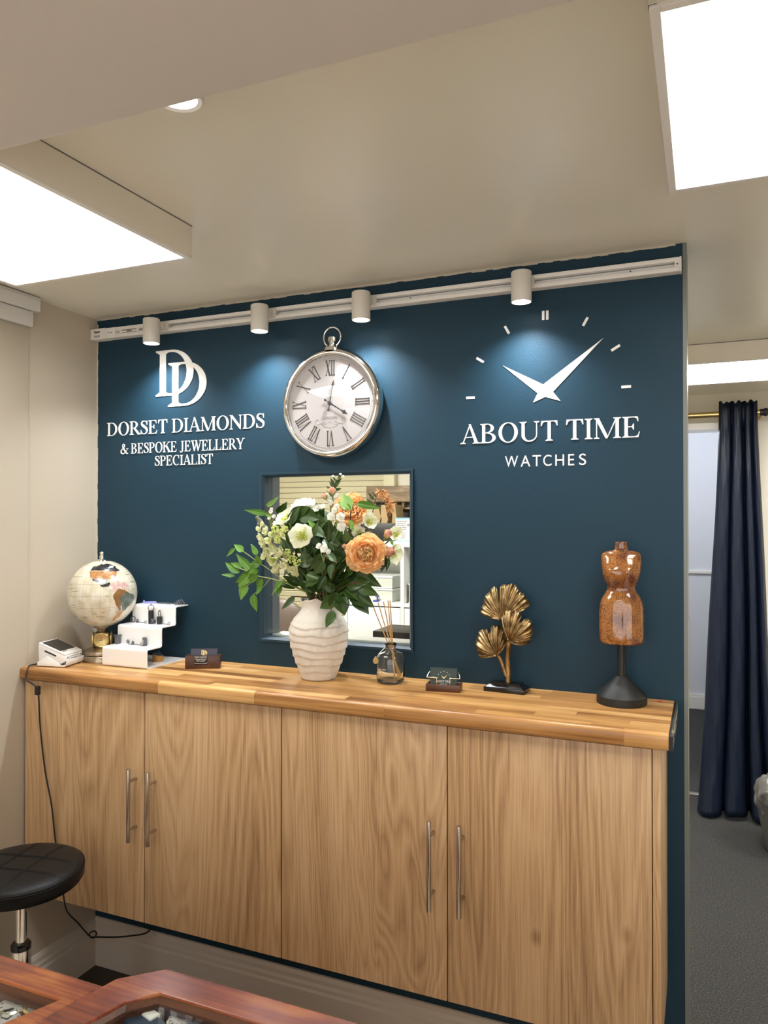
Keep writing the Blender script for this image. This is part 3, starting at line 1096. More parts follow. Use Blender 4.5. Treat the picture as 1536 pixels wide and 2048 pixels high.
def spotlight(x, label):
    t = thing('spotlight', (x, -.085, 2.09), label, 'spotlight', 'white spotlights on the wall track')
    y, r, z0, z1 = -.085, .026, 2.051, 2.129
    mtx = Matrix.Translation((x, y, 0))
    b = lathe(bmesh.new(), [(.0235, z0 + .006), (.0238, z0), (r - .0005, z0), (r, z0 + .001), (r, z1 - .002), (r - .002, z1), (0, z1)], 36, mtx, close=False)
    build('housing', b, M['lampwhite'], t, smooth=True)
    b = lathe(bmesh.new(), [(0, z0 + .003), (.0236, z0 + .003), (.0236, z0 + .005), (0, z0 + .005)], 32, mtx)
    build('lens', b, M['spot_e'], t)
    b = box(bmesh.new(), x - .009, x + .009, -.062, -.030, 2.105, 2.128, bev=.003)
    lathe(b, [(0, 0), (.010, 0), (.010, .004), (0, .004)], 20, Matrix.Translation((x + .009, -.050, 2.1165)) @ Matrix.Rotation(pi / 2, 4, 'Y'))
    build('bracket', b, M['lampwhite'], t, smooth=35)
    boxo('track_adaptor', M['lampwhite'], (x - .022, x + .022, -.0345, -.0125, 2.1025, 2.1335), t, bev=.002)
    ld = bpy.data.lights.new('spot_beam', 'SPOT')
    ld.energy = SPOT_W
    ld.color = (.93, .965, 1.0)
    ld.spot_size = radians(126)
    ld.spot_blend = 1.0
    ld.shadow_soft_size = .014
    lo = bpy.data.objects.new('spot_beam', ld)
    COL.objects.link(lo)
    lo.location = (x, y, z0 - .002)
    lo.rotation_euler = (0, 0, 0)
    put(lo, t)
    return t


spotlight(-1.604, 'white spotlight on the track above the interlaced monogram, furthest left')
spotlight(-1.207, 'white spotlight on the track to the left of the clock')
spotlight(-.878, 'white spotlight on the track to the upper right of the clock')
spotlight(-.429, 'white spotlight on the track above the watch-hand emblem, furthest right')

# ================================================================== vinyl signs
t = thing('wall_sign', (-1.55, 0, 1.86), 'white vinyl jewellery shop lettering with interlaced monogram left of the clock', 'sign')
glyph_obj('D', -1.6590, 1.899, .160, .149, M['vinyl'], t, name='monogram')
glyph_obj('D', -1.6090, 1.863, .160, .142, M['vinyl'], t, name='monogram')
wall_text('DORSET DIAMONDS', -1.861, -1.240, 1.7785, .0445, M['vinyl'], t)
wall_text('& BESPOKE JEWELLERY', -1.803, -1.314, 1.716, .034, M['vinyl'], t)
wall_text('SPECIALIST', -1.660, -1.430, 1.673, .032, M['vinyl'], t)

t = thing('wall_sign', (-.38, 0, 1.83), 'white vinyl watch shop lettering under a large clock-hand emblem on the right', 'sign')
def c5(u, v):
    return at(880 + u * .33854, 500 + v * .33854, -.0002)
hands = [(370, 683), (610, 795), (965, 520), (668, 838), (712, 892), (622, 868), (550, 902), (577, 846)]
build('emblem_hands', prism(bmesh.new(), hands, lambda u, v: c5(u, v), (0, -.0012, 0)), M['vinyl'], t)
for (u0, v0, u1, v1, wd) in ((155, 874, 206, 872, 15), (216, 638, 258, 663, 15), (383, 450, 408, 494, 15), (610, 360, 610, 414, 14), (634, 358, 634, 412, 14), (873, 398, 845, 448, 15), (1063, 562, 1012, 595, 15), (1071, 810, 1129, 806, 15)):
    a, b2 = c5(u0, v0), c5(u1, v1)
    dv = (b2 - a)
    nn = Vector((-dv.z, 0, dv.x)).normalized() * .0033
    qp = [a + nn, b2 + nn, b2 - nn, a - nn]
    build('hour_mark', prism(bmesh.new(), [(0, 0), (1, 0), (2, 0), (3, 0)], lambda u, v, qp=qp: qp[int(u)], (0, -.0012, 0)), M['vinyl'], t)
wall_text('ABOUT TIME', -.617, -.146, 1.704, .0525, M['vinyl'], t)
wx = -.493
adv = dict(W=.046, A=.034, T=.031, C=.034, H=.036, E=.030, S=.026)
wd = dict(W=.0385, A=.028, T=.0245, C=.0235, H=.0245, E=.0165, S=.019)
tot = sum(adv[c] for c in 'WATCHES') - .026 + .019
k = (.493 - .281) / tot
for c in 'WATCHES':
    b = font_bm(c, wd[c] * k, .0292, lambda u, v: Vector((wx + u, -.0008, 1.638 + v)))
    build('letter', b, M['vinyl'], t)
    wx += adv[c] * k

# ================================================================== pocket-watch wall clock
cc = Vector((-.998, 0, 1.834))
t = thing('wall_clock', cc, 'chrome pocket-watch style wall clock with roman numerals above the window', 'clock')
ry = Matrix.Translation(cc) @ Matrix.Rotation(pi / 2, 4, 'X')          # local z points out of the wall (-y)
b = lathe(bmesh.new(), [(.120, .001), (.150, .001), (.1545, .006), (.1585, .018), (.1592, .028), (.157, .038), (.1515, .046), (.1455, .0485), (.1410, .046), (.1392, .041), (.1390, .036), (.1390, .030)], 96, ry, close=False)
build('case', b, M['chrome'], t, smooth='all', label='polished chrome case')
b = lathe(bmesh.new(), [(0, .032), (.1384, .032), (.1384, .0365), (0, .0365)], 64, ry)
build('dial', b, M['dial'], t)
FYC = -.0368
def face(u, v):
    return Vector((cc.x + u, FYC, cc.z + v))
ROM = ['XII', 'I', 'II', 'III', 'IIII', 'V', 'VI', 'VII', 'VIII', 'IX', 'X', 'XI']
for k, s in enumerate(ROM):
    a = -k * pi / 6
    bm = bmesh.new()
    tw = text_width(s)
    cap, sx = .0445, .0172
    ca, sa = cos(a), sin(a)
    x = -tw * sx / 2
    for c in s:
        for gi, poly in enumerate(glyph(c)[1]):
            prism(bm, poly, lambda u, v: face((x + u * sx) * ca - (.0800 + v * cap) * sa, (x + u * sx) * sa + (.0800 + v * cap) * ca), (0, -.0004 * DEEP(gi), 0))
        x += glyph(c)[0] * sx
    build('numeral', bm, M['inkprint'], t)
bm = bmesh.new()
for k in range(12):
    a = k * pi / 6
    lathe(bm, [(0, 0), (.0011, 0), (.0011, .0004), (0, .0004)], 8, Matrix.Translation(face(.1325 * sin(a), .1325 * cos(a))) @ Matrix.Rotation(pi / 2, 4, 'X'))
for rr in (.1297, .1352):
    pts = [face(rr * cos(2 * pi * i / 72), rr * sin(2 * pi * i / 72)) for i in range(72)]
    tube(bm, pts, .00025, 4, closed=True)
build('minute_ring', bm, M['greyprint'], t)
bm = font_bm('KENSINGTON', .058, .0082, lambda u, v: face(-.026 + u, .032 + v) + Vector((0, -.0003, 0)))
font_bm('STATION', .030, .0055, lambda u, v: face(-.013 + u, .0225 + v) + Vector((0, -.0003, 0)), bm)
build('dial_print', bm, M['midprint'], t)
bm = serif_bm(bmesh.new(), 'LONDON', -.026, .020, -.046, .0075, lambda u, v: face(u, v), (0, -.0003, 0)) if False else font_bm('LONDON', .046, .0075, lambda u, v: face(-.024 + u, -.046 + v) + Vector((0, -.0003, 0)))
font_bm('Quartz', .016, .004, lambda u, v: face(-.008 + u, -.0565 + v) + Vector((0, -.0003, 0)), bm)
build('dial_print', bm, M['greyprint'], t)
bm = bmesh.new()
for s in (-1, 1):
    for pts in ([(0.006, -.068), (.020, -.066), (.026, -.058), (.020, -.052), (.013, -.056), (.017, -.061), (.030, -.057), (.043, -.060), (.047, -.050), (.041, -.045), (.036, -.050)],):
        tube(bm, smooth_pts([face(s * px - .001, py) for px, py in pts], 5), .00035, 4)
tube(bm, [face(-.001, -.068), face(-.003, -.0715), face(-.001, -.075), face(.001, -.0715), face(-.001, -.068)], .0003, 4)
build('scroll_print', bm, M['midprint'], t)
def hand(name, ang, ln, wdt, tail, yy):
    a = radians(ang)
    d, n_ = Vector((sin(a), 0, cos(a))), Vector((cos(a), 0, -sin(a)))
    o_ = Vector((cc.x, yy, cc.z))
    poly = [(-.006, .0022), (ln * .62, .0014), (ln * .66, .0032), (ln * .70, .0016), (ln * .76, wdt), (ln, 0), (ln * .76, -wdt), (ln * .70, -.0016), (ln * .66, -.0032), (ln * .62, -.0014), (-.006, -.0022)]
    bm = prism(bmesh.new(), poly, lambda u, v: o_ + d * u + n_ * v, (0, -.0008, 0))
    tube(bm, [o_, o_ - d * tail], .0012, 6)
    lathe(bm, [(0, 0), (.0036, 0), (.0036, .0012), (0, .0012)], 14, Matrix.Translation(o_ - d * tail) @ Matrix.Rotation(pi / 2, 4, 'X'))
    build(name, bm, M['inkprint'], t)
hand('hour_hand', 122, .068, .0062, .018, -.0392)
hand('minute_hand', 11, .068, .0040, .020, -.0410)
b = lathe(bmesh.new(), [(0, .0035), (.005, .0035), (.0065, .001), (.0065, 0), (0, 0)], 20, Matrix.Translation((cc.x, -.0418, cc.z)) @ Matrix.Rotation(pi / 2, 4, 'X'))
build('hand_hub', b, M['inkprint'], t)
RS = .42
zc_ = math.sqrt(RS * RS - .1385 ** 2)
prof = [(.1385 * i / 14, .0415 + math.sqrt(RS * RS - (.1385 * i / 14) ** 2) - zc_) for i in range(15)]
b = lathe(bmesh.new(), prof, 64, ry, close=False)
build('glass', b, M['dome'], t, smooth='all', label='domed glass')
# crown and ring on top
ct = cc + Vector((0, -.025, .156))
b = lathe(bmesh.new(), [(.026, -.004), (.024, .006), (.015, .013), (.0095, .016), (.009, .022), (.013, .024), (.013, .036), (.011, .038), (0, .038)], 32, Matrix.Translation(ct), close=False)
build('crown', b, M['chrome'], t, smooth=True)
rc = ct + Vector((0, 0, .037))
pts = [rc + Vector((.0275 * sin(2 * pi * i / 48), 0, .001 + .0285 * cos(2 * pi * i / 48))) for i in range(48)]
build('ring', tube(bmesh.new(), pts, .0027, 10, closed=True), M['chrome'], t, smooth='all')
# ================================================================== things on the worktop
# card payment terminal in its cradle, facing +x
tm = thing('card_terminal', (-1.823, -.235, ZT), 'white card payment terminal with dark screen at the left end of the worktop', 'card terminal')
TM = Matrix.Translation((-1.823, -.235, ZT)) @ Matrix.Rotation(radians(12), 4, 'Z') @ Matrix.Diagonal((.92, 1.03, 1.2, 1))
W2 = .0425
def tprism(name, prof, wid, mat, bev=.002, y0=None, parent=tm):
    b = prism(bmesh.new(), prof, lambda u, v: Vector((u, -wid if y0 is None else y0, v)), (0, 2 * wid, 0))
    if bev:
        bmesh.ops.bevel(b, geom=b.edges[:], offset=bev, segments=2, profile=.5, affect='EDGES')
    b.transform(TM)
    return build(name, b, mat, parent, smooth=40)
tprism('cradle', [(-.052, .002), (.045, .001), (.053, .004), (.056, .012), (.056, .019), (.053, .019), (.051, .009), (.030, .008), (-.012, .026), (-.020, .026), (-.052, .012)], W2 + .002, M['gloss_white'])
tprism('body', [(-.048, .012), (.044, .0095), (.050, .014), (.051, .027), (.046, .031), (-.046, .058), (-.050, .052)], W2 - .001, M['gloss_white'], .0025)
tprism('top_shell', [(-.047, .0605), (-.049, .057), (.047, .0285), (.050, .031), (.047, .034)], W2, M['white'], .0012)
sl = Vector((.096, 0, -.0275)).normalized()
def scr(u, v, h=.0):
    p = Vector((-.047, 0, .0608)) + sl * u + Vector((-sl.z, 0, sl.x)) * h
    return TM @ Vector((p.x, v, p.z))
b = prism(bmesh.new(), [(.008, -.036), (.078, -.036), (.078, .036), (.008, .036)], lambda u, v: scr(u, v), scr(0, 0, .0012) - scr(0, 0))
build('screen', b, M['screen'], tm)
b = bmesh.new()
for yy in (-.014, -.010, -.006, -.002, .002, .006, .010):
    for zz in (.0165, .0195):
        box(b, .0502, .0514, yy - .0009, yy + .0009, zz - .0008, zz + .0008)
for yy in (-.026, .026):
    box(b, .0500, .0514, yy - .0022, yy + .0022, .0162, .0182)
    box(b, .0500, .0516, yy * 1.25 - .002, yy * 1.25 + .002, .0225, .0255)
box(b, .0500, .0516, -.022, .022, .0255, .0262)
b.transform(TM)
build('contacts', b, M['greyprint'], tm)
b = box(bmesh.new(), -.032, .010, -W2 - .0005, -W2 + .004, .020, .0235)
b.transform(TM @ Matrix.Translation((0, 0, .010)) @ Matrix.Rotation(radians(16), 4, 'Y'))
build('side_slot', b, M['black'], tm)
b = prism(bmesh.new(), [(.082, -.032), (.084, -.032), (.084, -.012), (.082, -.012)], lambda u, v: scr(u, v), scr(0, 0, .0011) - scr(0, 0))
build('print', b, M['greyprint'], tm)

# its black cable
cp = [(-1.872, -.262, ZT + .006), (-1.876, -.285, ZT + .0045), (-1.874, -.305, ZT + .004), (-1.866, -.3215, 1.044), (-1.862, -.326, 1.02)]
cp += [tuple(at(px, py, y)) for px, py, y in ((75, 1380, -.325), (80, 1450, -.318), (90, 1540, -.313), (103, 1610, -.311), (110, 1675, -.311), (118, 1740, -.318), (126, 1785, -.325), (134, 1822, -.31), (156, 1846, -.27), (176, 1869, -.24))]
cp += [tuple(at(px, py, y)) for px, py, y in ((186, 1876, -.232), (193, 1868, -.23), (189, 1862, -.232), (180, 1866, -.236), (181, 1874, -.238), (195, 1874, -.22), (235, 1874, -.17), (275, 1870, -.11), (292, 1866, -.07), (302, 1858, -.03))]
cb = thing('power_cable', cp[4], 'thin black cable trailing from the payment terminal down the left cabinet door', 'cable')
build('wire', tube(bmesh.new(), smooth_pts(cp, 5), .0024, 7), M['black'], cb, smooth='all')
fp = at(75, 1381, -.3255)
build('ferrite_block', box(bmesh.new(), fp.x - .0075, fp.x + .0075, fp.y - .0055, fp.y + .006, fp.z - .013, fp.z + .013, bev=.0025), M['black'], cb, smooth=35)

# globe
gc = at(205, 1187, -.128)
GR = .1055
t = thing('desk_globe', (gc.x, gc.y, ZT), 'pearl-white desk globe with inlaid stone continents on an antique brass clock stand', 'globe')
b = bmesh.new()
bmesh.ops.create_uvsphere(b, u_segments=64, v_segments=40, radius=GR)
o = build('sphere', b, M['pearl'], t, smooth='all')
o.location = gc
vdir = (CAM - gc).normalized()
gr = Vector((-vdir.y, vdir.x, 0)).normalized()
gu = vdir.cross(gr) * -1
if gu.z < 0:
    gu = -gu
if gr.dot(RGT) < 0:
    gr = -gr
def globe_pt(u, v, h):
    x, y = ((30 + u * .29297) - 205) / 67.5, -((1080 + v * .29297) - 1187) / 67.5
    q = x * x + y * y
    if q > .985:
        s = math.sqrt(.985 / q)
        x, y, q = x * s, y * s, .985
    return gc + (gr * x + gu * y + vdir * math.sqrt(1 - q)) * (GR + h)
def inlay(poly, col, name):
    m = M.get(name) or flat(name, col, .22, noise=.6, nscale=110, coat=.4)
    M[name] = m
    n = len(poly)
    cx_, cy_ = sum(p[0] for p in poly) / n, sum(p[1] for p in poly) / n
    r4 = random.Random(n + int(cx_))
    out = []
    for i in range(n):
        a, b_ = poly[i], poly[(i + 1) % n]
        for k in range(3):
            f = k / 3
            j = 5 if k else 0
            out.append((a[0] + (b_[0] - a[0]) * f + r4.uniform(-j, j), a[1] + (b_[1] - a[1]) * f + r4.uniform(-j, j)))
    b = bmesh.new()
    cen = b.verts.new(globe_pt(cx_, cy_, .0006))
    rings = []
    for s in (.34, .67, 1.0):
        rings.append([b.verts.new(globe_pt(cx_ + (p[0] - cx_) * s, cy_ + (p[1] - cy_) * s, .0006)) for p in out])
    rings.append([b.verts.new(globe_pt(p[0], p[1], -.0012)) for p in out])
    m_ = len(out)
    for i in range(m_):
        j = (i + 1) % m_
        b.faces.new((cen, rings[0][i], rings[0][j]))
        for p, q in zip(rings, rings[1:]):
            b.faces.new((p[i], q[i], q[j], p[j]))
    bmesh.ops.recalc_face_normals(b, faces=b.faces[:])
    build('stone_inlay', b, m, t)
inlay([(522, 212), (540, 182), (590, 166), (640, 168), (680, 185), (708, 214), (660, 216), (600, 210)], (.020, .020, .022), 'black_stone')
inlay([(640, 180), (668, 178), (660, 195), (632, 200)], (.75, .72, .62), 'white_shell')
inlay([(514, 216), (600, 212), (690, 218), (684, 246), (650, 268), (600, 272), (550, 266), (518, 254)], (.42, .20, .07), 'brown_stone')
inlay([(560, 272), (640, 272), (630, 290), (600, 310), (575, 300)], (.48, .52, .52), 'grey_shell')
inlay([(530, 263), (560, 268), (578, 288), (548, 284)], (.022, .022, .024), 'black_stone')
inlay([(582, 308), (640, 292), (642, 312), (604, 322)], (.022, .022, .024), 'black_stone')
inlay([(636, 310), (690, 282), (738, 296), (768, 322), (742, 338), (706, 328), (690, 346), (652, 350)], (.66, .42, .38), 'pink_stone')
inlay([(668, 372), (700, 336), (740, 344), (752, 360), (716, 380), (706, 410), (714, 450), (706, 490), (686, 452), (668, 404)], (.25, .12, .04), 'umber_stone')
inlay([(712, 372), (756, 358), (800, 384), (796, 418), (766, 456), (730, 486), (714, 446), (706, 404)], (.12, .155, .13), 'green_stone')
inlay([(694, 492), (738, 482), (706, 524), (668, 552), (658, 545), (680, 518)], (.44, .20, .025), 'orange_stone')
bm = bmesh.new()
r5 = random.Random(4)
for (u, v, ln) in ((458, 250, 36), (420, 245, 14), (790, 290, 26), (797, 345, 22), (405, 325, 50), (430, 345, 40), (455, 410, 22), (455, 425, 30), (500, 517, 46), (590, 517, 60), (625, 386, 14), (420, 385, 18), (420, 437, 40), (430, 512, 20), (550, 495, 30), (600, 490, 24), (760, 240, 30), (395, 300, 16), (690, 490, 20)):
    for k in range(max(3, ln // 6)):
        a, c_ = globe_pt(u - ln / 2 + k * 6, v + r5.uniform(-2, 2), .0004), globe_pt(u - ln / 2 + k * 6 + 4, v + r5.uniform(-2, 2), .0004)
        tube(bm, [a, c_], .0006, 4)
build('sea_lettering', bm, M['greyprint'], t)
b = lathe(bmesh.new(), [(.030, -.004), (.026, .003), (.010, .006), (.008, .012), (.011, .016), (.006, .020), (.0085, .025), (.0085, .030), (.005, .0345), (0, .0355)], 28, Matrix.Translation(gc + Vector((-.002, 0, GR - .002))) @ Matrix.Scale(.85, 4), close=False)
build('finial', b, M['chrome'], t, smooth=True)
zb = gc.z - GR
b = lathe(bmesh.new(), [(.022, zb + .006), (.027, zb + .003), (.026, zb - .001), (.016, zb - .004), (.014, zb - .012), (.016, zb - .016)], 32, Matrix.Translation((gc.x, gc.y, 0)), close=False)
build('neck', b, M['pewter'], t, smooth=True)
zk = zb - .038
yawg = Matrix.Translation((gc.x, gc.y, zk)) @ Matrix.Rotation(radians(38), 4, 'Z')
b = bmesh.new()
box(b, -.0255, .0255, -.0255, .0255, -.0255, .0255, bev=.0125, seg=4)
b.transform(yawg)
build('clock_block', b, M['pewter'], t, smooth=50)
for k in range(4):
    mm = yawg @ Matrix.Rotation(k * pi / 2, 4, 'Z') @ Matrix.Translation((0, -.0253, 0)) @ Matrix.Rotation(pi / 2, 4, 'X')
    b = lathe(bmesh.new(), [(.0235, 0), (.0235, .003), (.0205, .005), (.0185, .0035), (0, .003)], 28, mm)
    dd = build('dial', b, M['dialgold'], t, smooth=True)
    b = bmesh.new()
    box(b, -.0008, .0008, -.002, .012, .0032, .0040)
    box(b, -.009, .002, -.0008, .0008, .0032, .0040)
    b.transform(mm)
    build('dial_hand', b, M['greyprint'], dd)
b = lathe(bmesh.new(), [(.013, zk - .024), (.018, zk - .029), (.020, ZT + .046), (.030, ZT + .042), (.050, ZT + .036), (.057, ZT + .033), (.058, ZT + .025), (.0575, ZT + .0215), (.0545, ZT + .0205), (.058, ZT + .0195), (.0605, ZT + .016), (.0605, ZT + .001), (.0595, ZT), (0, ZT)], 48, Matrix.Translation((gc.x, gc.y, 0)), close=False)
build('foot', b, M['pewter'], t, smooth=True)

# white acrylic riser
SX0, SX1 = -1.692, -1.523
t = thing('display_riser', ((SX0 + SX1) / 2, -.1, ZT), 'white acrylic three-step jewellery riser beside the globe', 'display stand')
ys = [-.197, -.131, -.065, -.004]
zs = [ZT + .057, ZT + .115, ZT + .171]
th = .0032
def rnd_path(P, r, n=5):
    out = [P[0]]
    for a, b_, c_ in zip(P, P[1:], P[2:]):
        a, b_, c_ = Vector(a), Vector(b_), Vector(c_)
        p, q = b_ + (a - b_).normalized() * r, b_ + (c_ - b_).normalized() * r
        for k in range(n + 1):
            f = k / n
            out.append(tuple((p * (1 - f) + b_ * f) * (1 - f) + (b_ * (1 - f) + q * f) * f))
    out.append(P[-1])
    return out
path = rnd_path([(-.012, ZT + th / 2), (ys[0], ZT + th / 2), (ys[0], zs[0]), (ys[1], zs[0]), (ys[1], zs[1]), (ys[2], zs[1]), (ys[2], zs[2]), (-.004, zs[2])], .007)
b = bmesh.new()
P2 = [Vector(p) for p in path]
Lf, Rt = [], []
for i, p in enumerate(P2):
    d = (P2[min(i + 1, len(P2) - 1)] - P2[max(i - 1, 0)]).normalized()
    n_ = Vector((-d.y, d.x)) * th / 2
    Lf.append(p + n_)
    Rt.append(p - n_)
def row(x, Pp):
    return [b.verts.new((x, p.x, p.y)) for p in Pp]
l0, l1, r0, r1_ = row(SX0, Lf), row(SX1, Lf), row(SX0, Rt), row(SX1, Rt)
for i in range(len(P2) - 1):
    b.faces.new((l0[i], l0[i + 1], l1[i + 1], l1[i]))
    b.faces.new((r0[i], r1_[i], r1_[i + 1], r0[i + 1]))
    b.faces.new((l0[i], r0[i], r0[i + 1], l0[i + 1]))
    b.faces.new((l1[i], l1[i + 1], r1_[i + 1], r1_[i]))
b.faces.new((l0[0], l1[0], r1_[0], r0[0]))
b.faces.new((l0[-1], r0[-1], r1_[-1], l1[-1]))
bmesh.ops.recalc_face_normals(b, faces=b.faces[:])
build('folded_sheet', b, M['gloss_white'], t, smooth=40)

s1, s2, s3 = zs[0] + th / 2, zs[1] + th / 2, zs[2] + th / 2
def s_at(px, py, z):                              # a spot on the step whose top is z
    p = onz(px, py, z)
    lim = {s1: -.143, s2: -.078, s3: -.020}[z]
    if p.y > lim:
        q = at(px, py, lim)
        p = Vector((q.x, lim, z))
    return p
GJ = 'silver trinkets on the white riser'
def one(name, b, mat, label, cat, group=GJ, smooth=40):
    o = build(name, b, mat, None, smooth=smooth)
    return tag(o, label, cat, group)
# black ring posts with rings
def ring_post(p, h, r, label, labr, tilt):
    b = lathe(bmesh.new(), [(0, 0), (r, 0), (r, h - .001), (r - .001, h), (0, h)], 24, Matrix.Translation(p))
    one('ring_post', b, M['black'], label, 'ring stand', 'black ring stands on the white riser')
    c = p + Vector((0, 0, h + .0085))
    pts = [c + Matrix.Rotation(tilt, 3, 'Z') @ Vector((.009 * cos(a), 0, .0085 * sin(a))) for a in [2 * pi * i / 24 for i in range(24)]]
    b = tube(bmesh.new(), pts, .0012, 8, closed=True)
    lathe(b, [(0, -.003), (.0035, 0), (.0025, .002), (0, .002)], 8, Matrix.Translation(c + Vector((0, 0, .0095))))
    one('finger_ring', b, M['silver'], labr, 'ring', 'silver rings on the ring stands')
ring_post(s_at(302, 1246, s2), .041, .0083, 'taller black ring stand on the middle step', 'thin open silver ring on the taller black stand', .5)
ring_post(s_at(319, 1248, s2), .024, .0087, 'shorter black ring stand on the middle step', 'silver ring with a stone on the shorter black stand', -.5)
# first step
p = s_at(235, 1284, s1)
b = bmesh.new()
for k in range(6):
    a = 2 * pi * k / 6
    lathe(b, [(0, 0), (.0042, 0), (.0042, .025), (0, .026)], 10, Matrix.Translation(p + Vector((.005 * cos(a), .005 * sin(a), 0))))
box(b, p.x - .010, p.x + .010, p.y - .009, p.y + .009, p.z + .0245, p.z + .028, bev=.001)
one('charm', b, M['silver'], 'fluted silver column charm at the left of the lowest step', 'charm')
def pendant(px, py, z, kind, label, seed):
    p = s_at(px, py, z)
    rr = random.Random(seed)
    b = bmesh.new()
    if kind == 'star':
        for k in range(8):
            a = k * pi / 4 + .3
            d = Vector((cos(a) * .75, -.3 * sin(a), abs(sin(a)) * .5 + .55 * sin(a) * .5)).normalized()
            tube(b, [p + Vector((0, 0, .007)), p + Vector((0, 0, .007)) + Vector((cos(a), 0, sin(a) * .9)) * .0085], [.0016, .0003], 6)
        lathe(b, [(0, .004), (.003, .007), (0, .010)], 10, Matrix.Translation(p))
        tube(b, [p + Vector((.004, -.002, .0015)), p + Vector((.013, -.003, .0012))], .0009, 6)
    elif kind == 'loop':
        c = p + Vector((0, 0, .0078))
        tube(b, [c + Vector((.0068 * cos(a), .002 * sin(a), .0068 * sin(a))) for a in [2 * pi * i / 20 for i in range(20)]], .0014, 8, closed=True)
        tube(b, [p + Vector((.006, 0, .002)), p + Vector((.022, -.003, .0016))], .0008, 6)
    elif kind == 'bar':
        tube(b, [p + Vector((-.012, 0, .0022)), p + Vector((.012, -.003, .0016))], .0011, 8)
        lathe(b, [(0, 0), (.003, 0), (.0035, .004), (.002, .009), (0, .010)], 10, Matrix.Translation(p + Vector((-.013, 0, 0))))
        tube(b, [p + Vector((.016, -.003, .0035)) + Vector((.003 * cos(a), 0, .003 * sin(a))) for a in [2 * pi * i / 14 for i in range(14)]], .0008, 6, closed=True)
    elif kind == 'tower':
        lathe(b, [(0, 0), (.0065, 0), (.0065, .002), (.0035, .003), (.003, .014), (.005, .017), (.0055, .020), (.003, .021), (0, .021)], 12, Matrix.Translation(p))
        for k in range(4):
            a = k * pi / 2 + .4
            tube(b, [p + Vector((.0058 * cos(a), .0058 * sin(a), .002)), p + Vector((.0048 * cos(a), .0048 * sin(a), .018))], .0008, 6)
    elif kind == 'flower':
        for k in range(9):
            a, e = 2 * pi * k / 9, .4 + .5 * (k % 3)
            bb = bmesh.new()
            bmesh.ops.create_icosphere(bb, subdivisions=1, radius=.0032)
            merge(b, bb, Matrix.Translation(p + Vector((.0042 * cos(a), .0030 * sin(a), .004 + .0035 * (k % 3)))))
    elif kind == 'chain':
        for k in range(11):
            c = p + Vector((-.020 + .004 * k, .0025 * sin(k * 1.3), .0022))
            tube(b, [c + Vector((.0026 * cos(a), .0014 * sin(a), .0011 * sin(a + k))) for a in [2 * pi * i / 10 for i in range(10)]], .0008, 5, closed=True)
    elif kind == 'heap':
        for k in range(16):
            c = p + Vector((rr.uniform(-.013, .013), rr.uniform(-.006, .006), 0))
            h = .013 * (1 - abs(c.x - p.x) / .016)
            q = c + Vector((rr.uniform(-.006, .006), rr.uniform(-.003, .003), max(.003, h)))
            tube(b, [c + Vector((0, 0, .001)), q], [.0016, .0009], 6)
        tube(b, [p + Vector((.004, 0, .014)), p + Vector((.017, -.002, .002))], .0016, 6)
        tube(b, [p + Vector((.004, 0, .014)), p + Vector((-.010, 0, .002))], .0016, 6)
    b.transform(Matrix.Translation(p) @ Matrix.Scale(1.25, 4) @ Matrix.Translation(-p))
    return one('charm', b, M['silver'], label, 'charm')
pendant(256, 1288, s1, 'star', 'spiky silver star pendant on the lowest step', 1)
pendant(274, 1290, s1, 'bar', 'small silver bar pendant with a loop on the lowest step', 2)
pendant(289, 1291, s1, 'tower', 'silver tower charm at the right of the lowest step', 3)
pendant(266, 1243, s2, 'loop', 'silver hoop charm at the left of the middle step', 4)
pendant(283, 1244, s2, 'bar', 'silver bar charm lying on the middle step', 5)
pendant(307, 1248, s2, 'flower', 'silver cluster charm between the two black ring stands', 6)
pendant(329, 1249, s2, 'bar', 'small silver clasp at the right of the middle step', 7)
pendant(331, 1207, s3, 'chain', 'silver link chain lying on the top step', 8)
pendant(360, 1206, s3, 'heap', 'tangled silver pendant at the right of the top step', 9)
p = s_at(299, 1204, s3)
b = tube(bmesh.new(), [p + Vector((.024 * cos(a), .012 * sin(a), .0025 + .0015 * cos(a))) for a in [2 * pi * i / 36 for i in range(36)]], .0025, 8, closed=True)
bmesh.ops.create_icosphere(b, subdivisions=2, radius=.0032, matrix=Matrix.Translation(p + Vector((-.026, .004, .005))))
one('bangle', b, M['lilac'], 'lilac ring-shaped bangle lying on the top step of the riser', 'bangle', None)
p = onz(314, 1323, ZT + th)
b = lathe(bmesh.new(), [(0, 0), (.0165, 0), (.0165, .016), (.0150, .021), (0, .021)], 32, Matrix.Translation((p.x, p.y + .004, ZT + th)))
for v in b.verts:
    if v.co.z > ZT + th + .01:
        v.co.z += -(v.co.x - p.x) * .28 + .001
t2 = thing('ring_display', (p.x, p.y, ZT + th), 'round amber wooden ring display with dark sloping top under the riser', 'ring stand')
build('block', b, M['amber'], t2, smooth=40)
b = lathe(bmesh.new(), [(0, .0), (.0148, 0), (.0142, .0022), (0, .0026)], 32, Matrix.Translation((p.x, p.y + .004, ZT + th + .0222)) @ Matrix.Rotation(radians(15.5), 4, 'Y'))
build('pad', b, M['navyvelvet'], t2, smooth=40, label='dark padded top')
b = tube(bmesh.new(), [Vector((p.x + .001 + .005 * cos(a), p.y + .004, ZT + th + .028 + .005 * sin(a))) for a in [2 * pi * i / 20 for i in range(20)]], .0009, 6, closed=True)
one('finger_ring', b, M['silver'], 'fine silver ring standing on the amber display under the riser', 'ring', None)

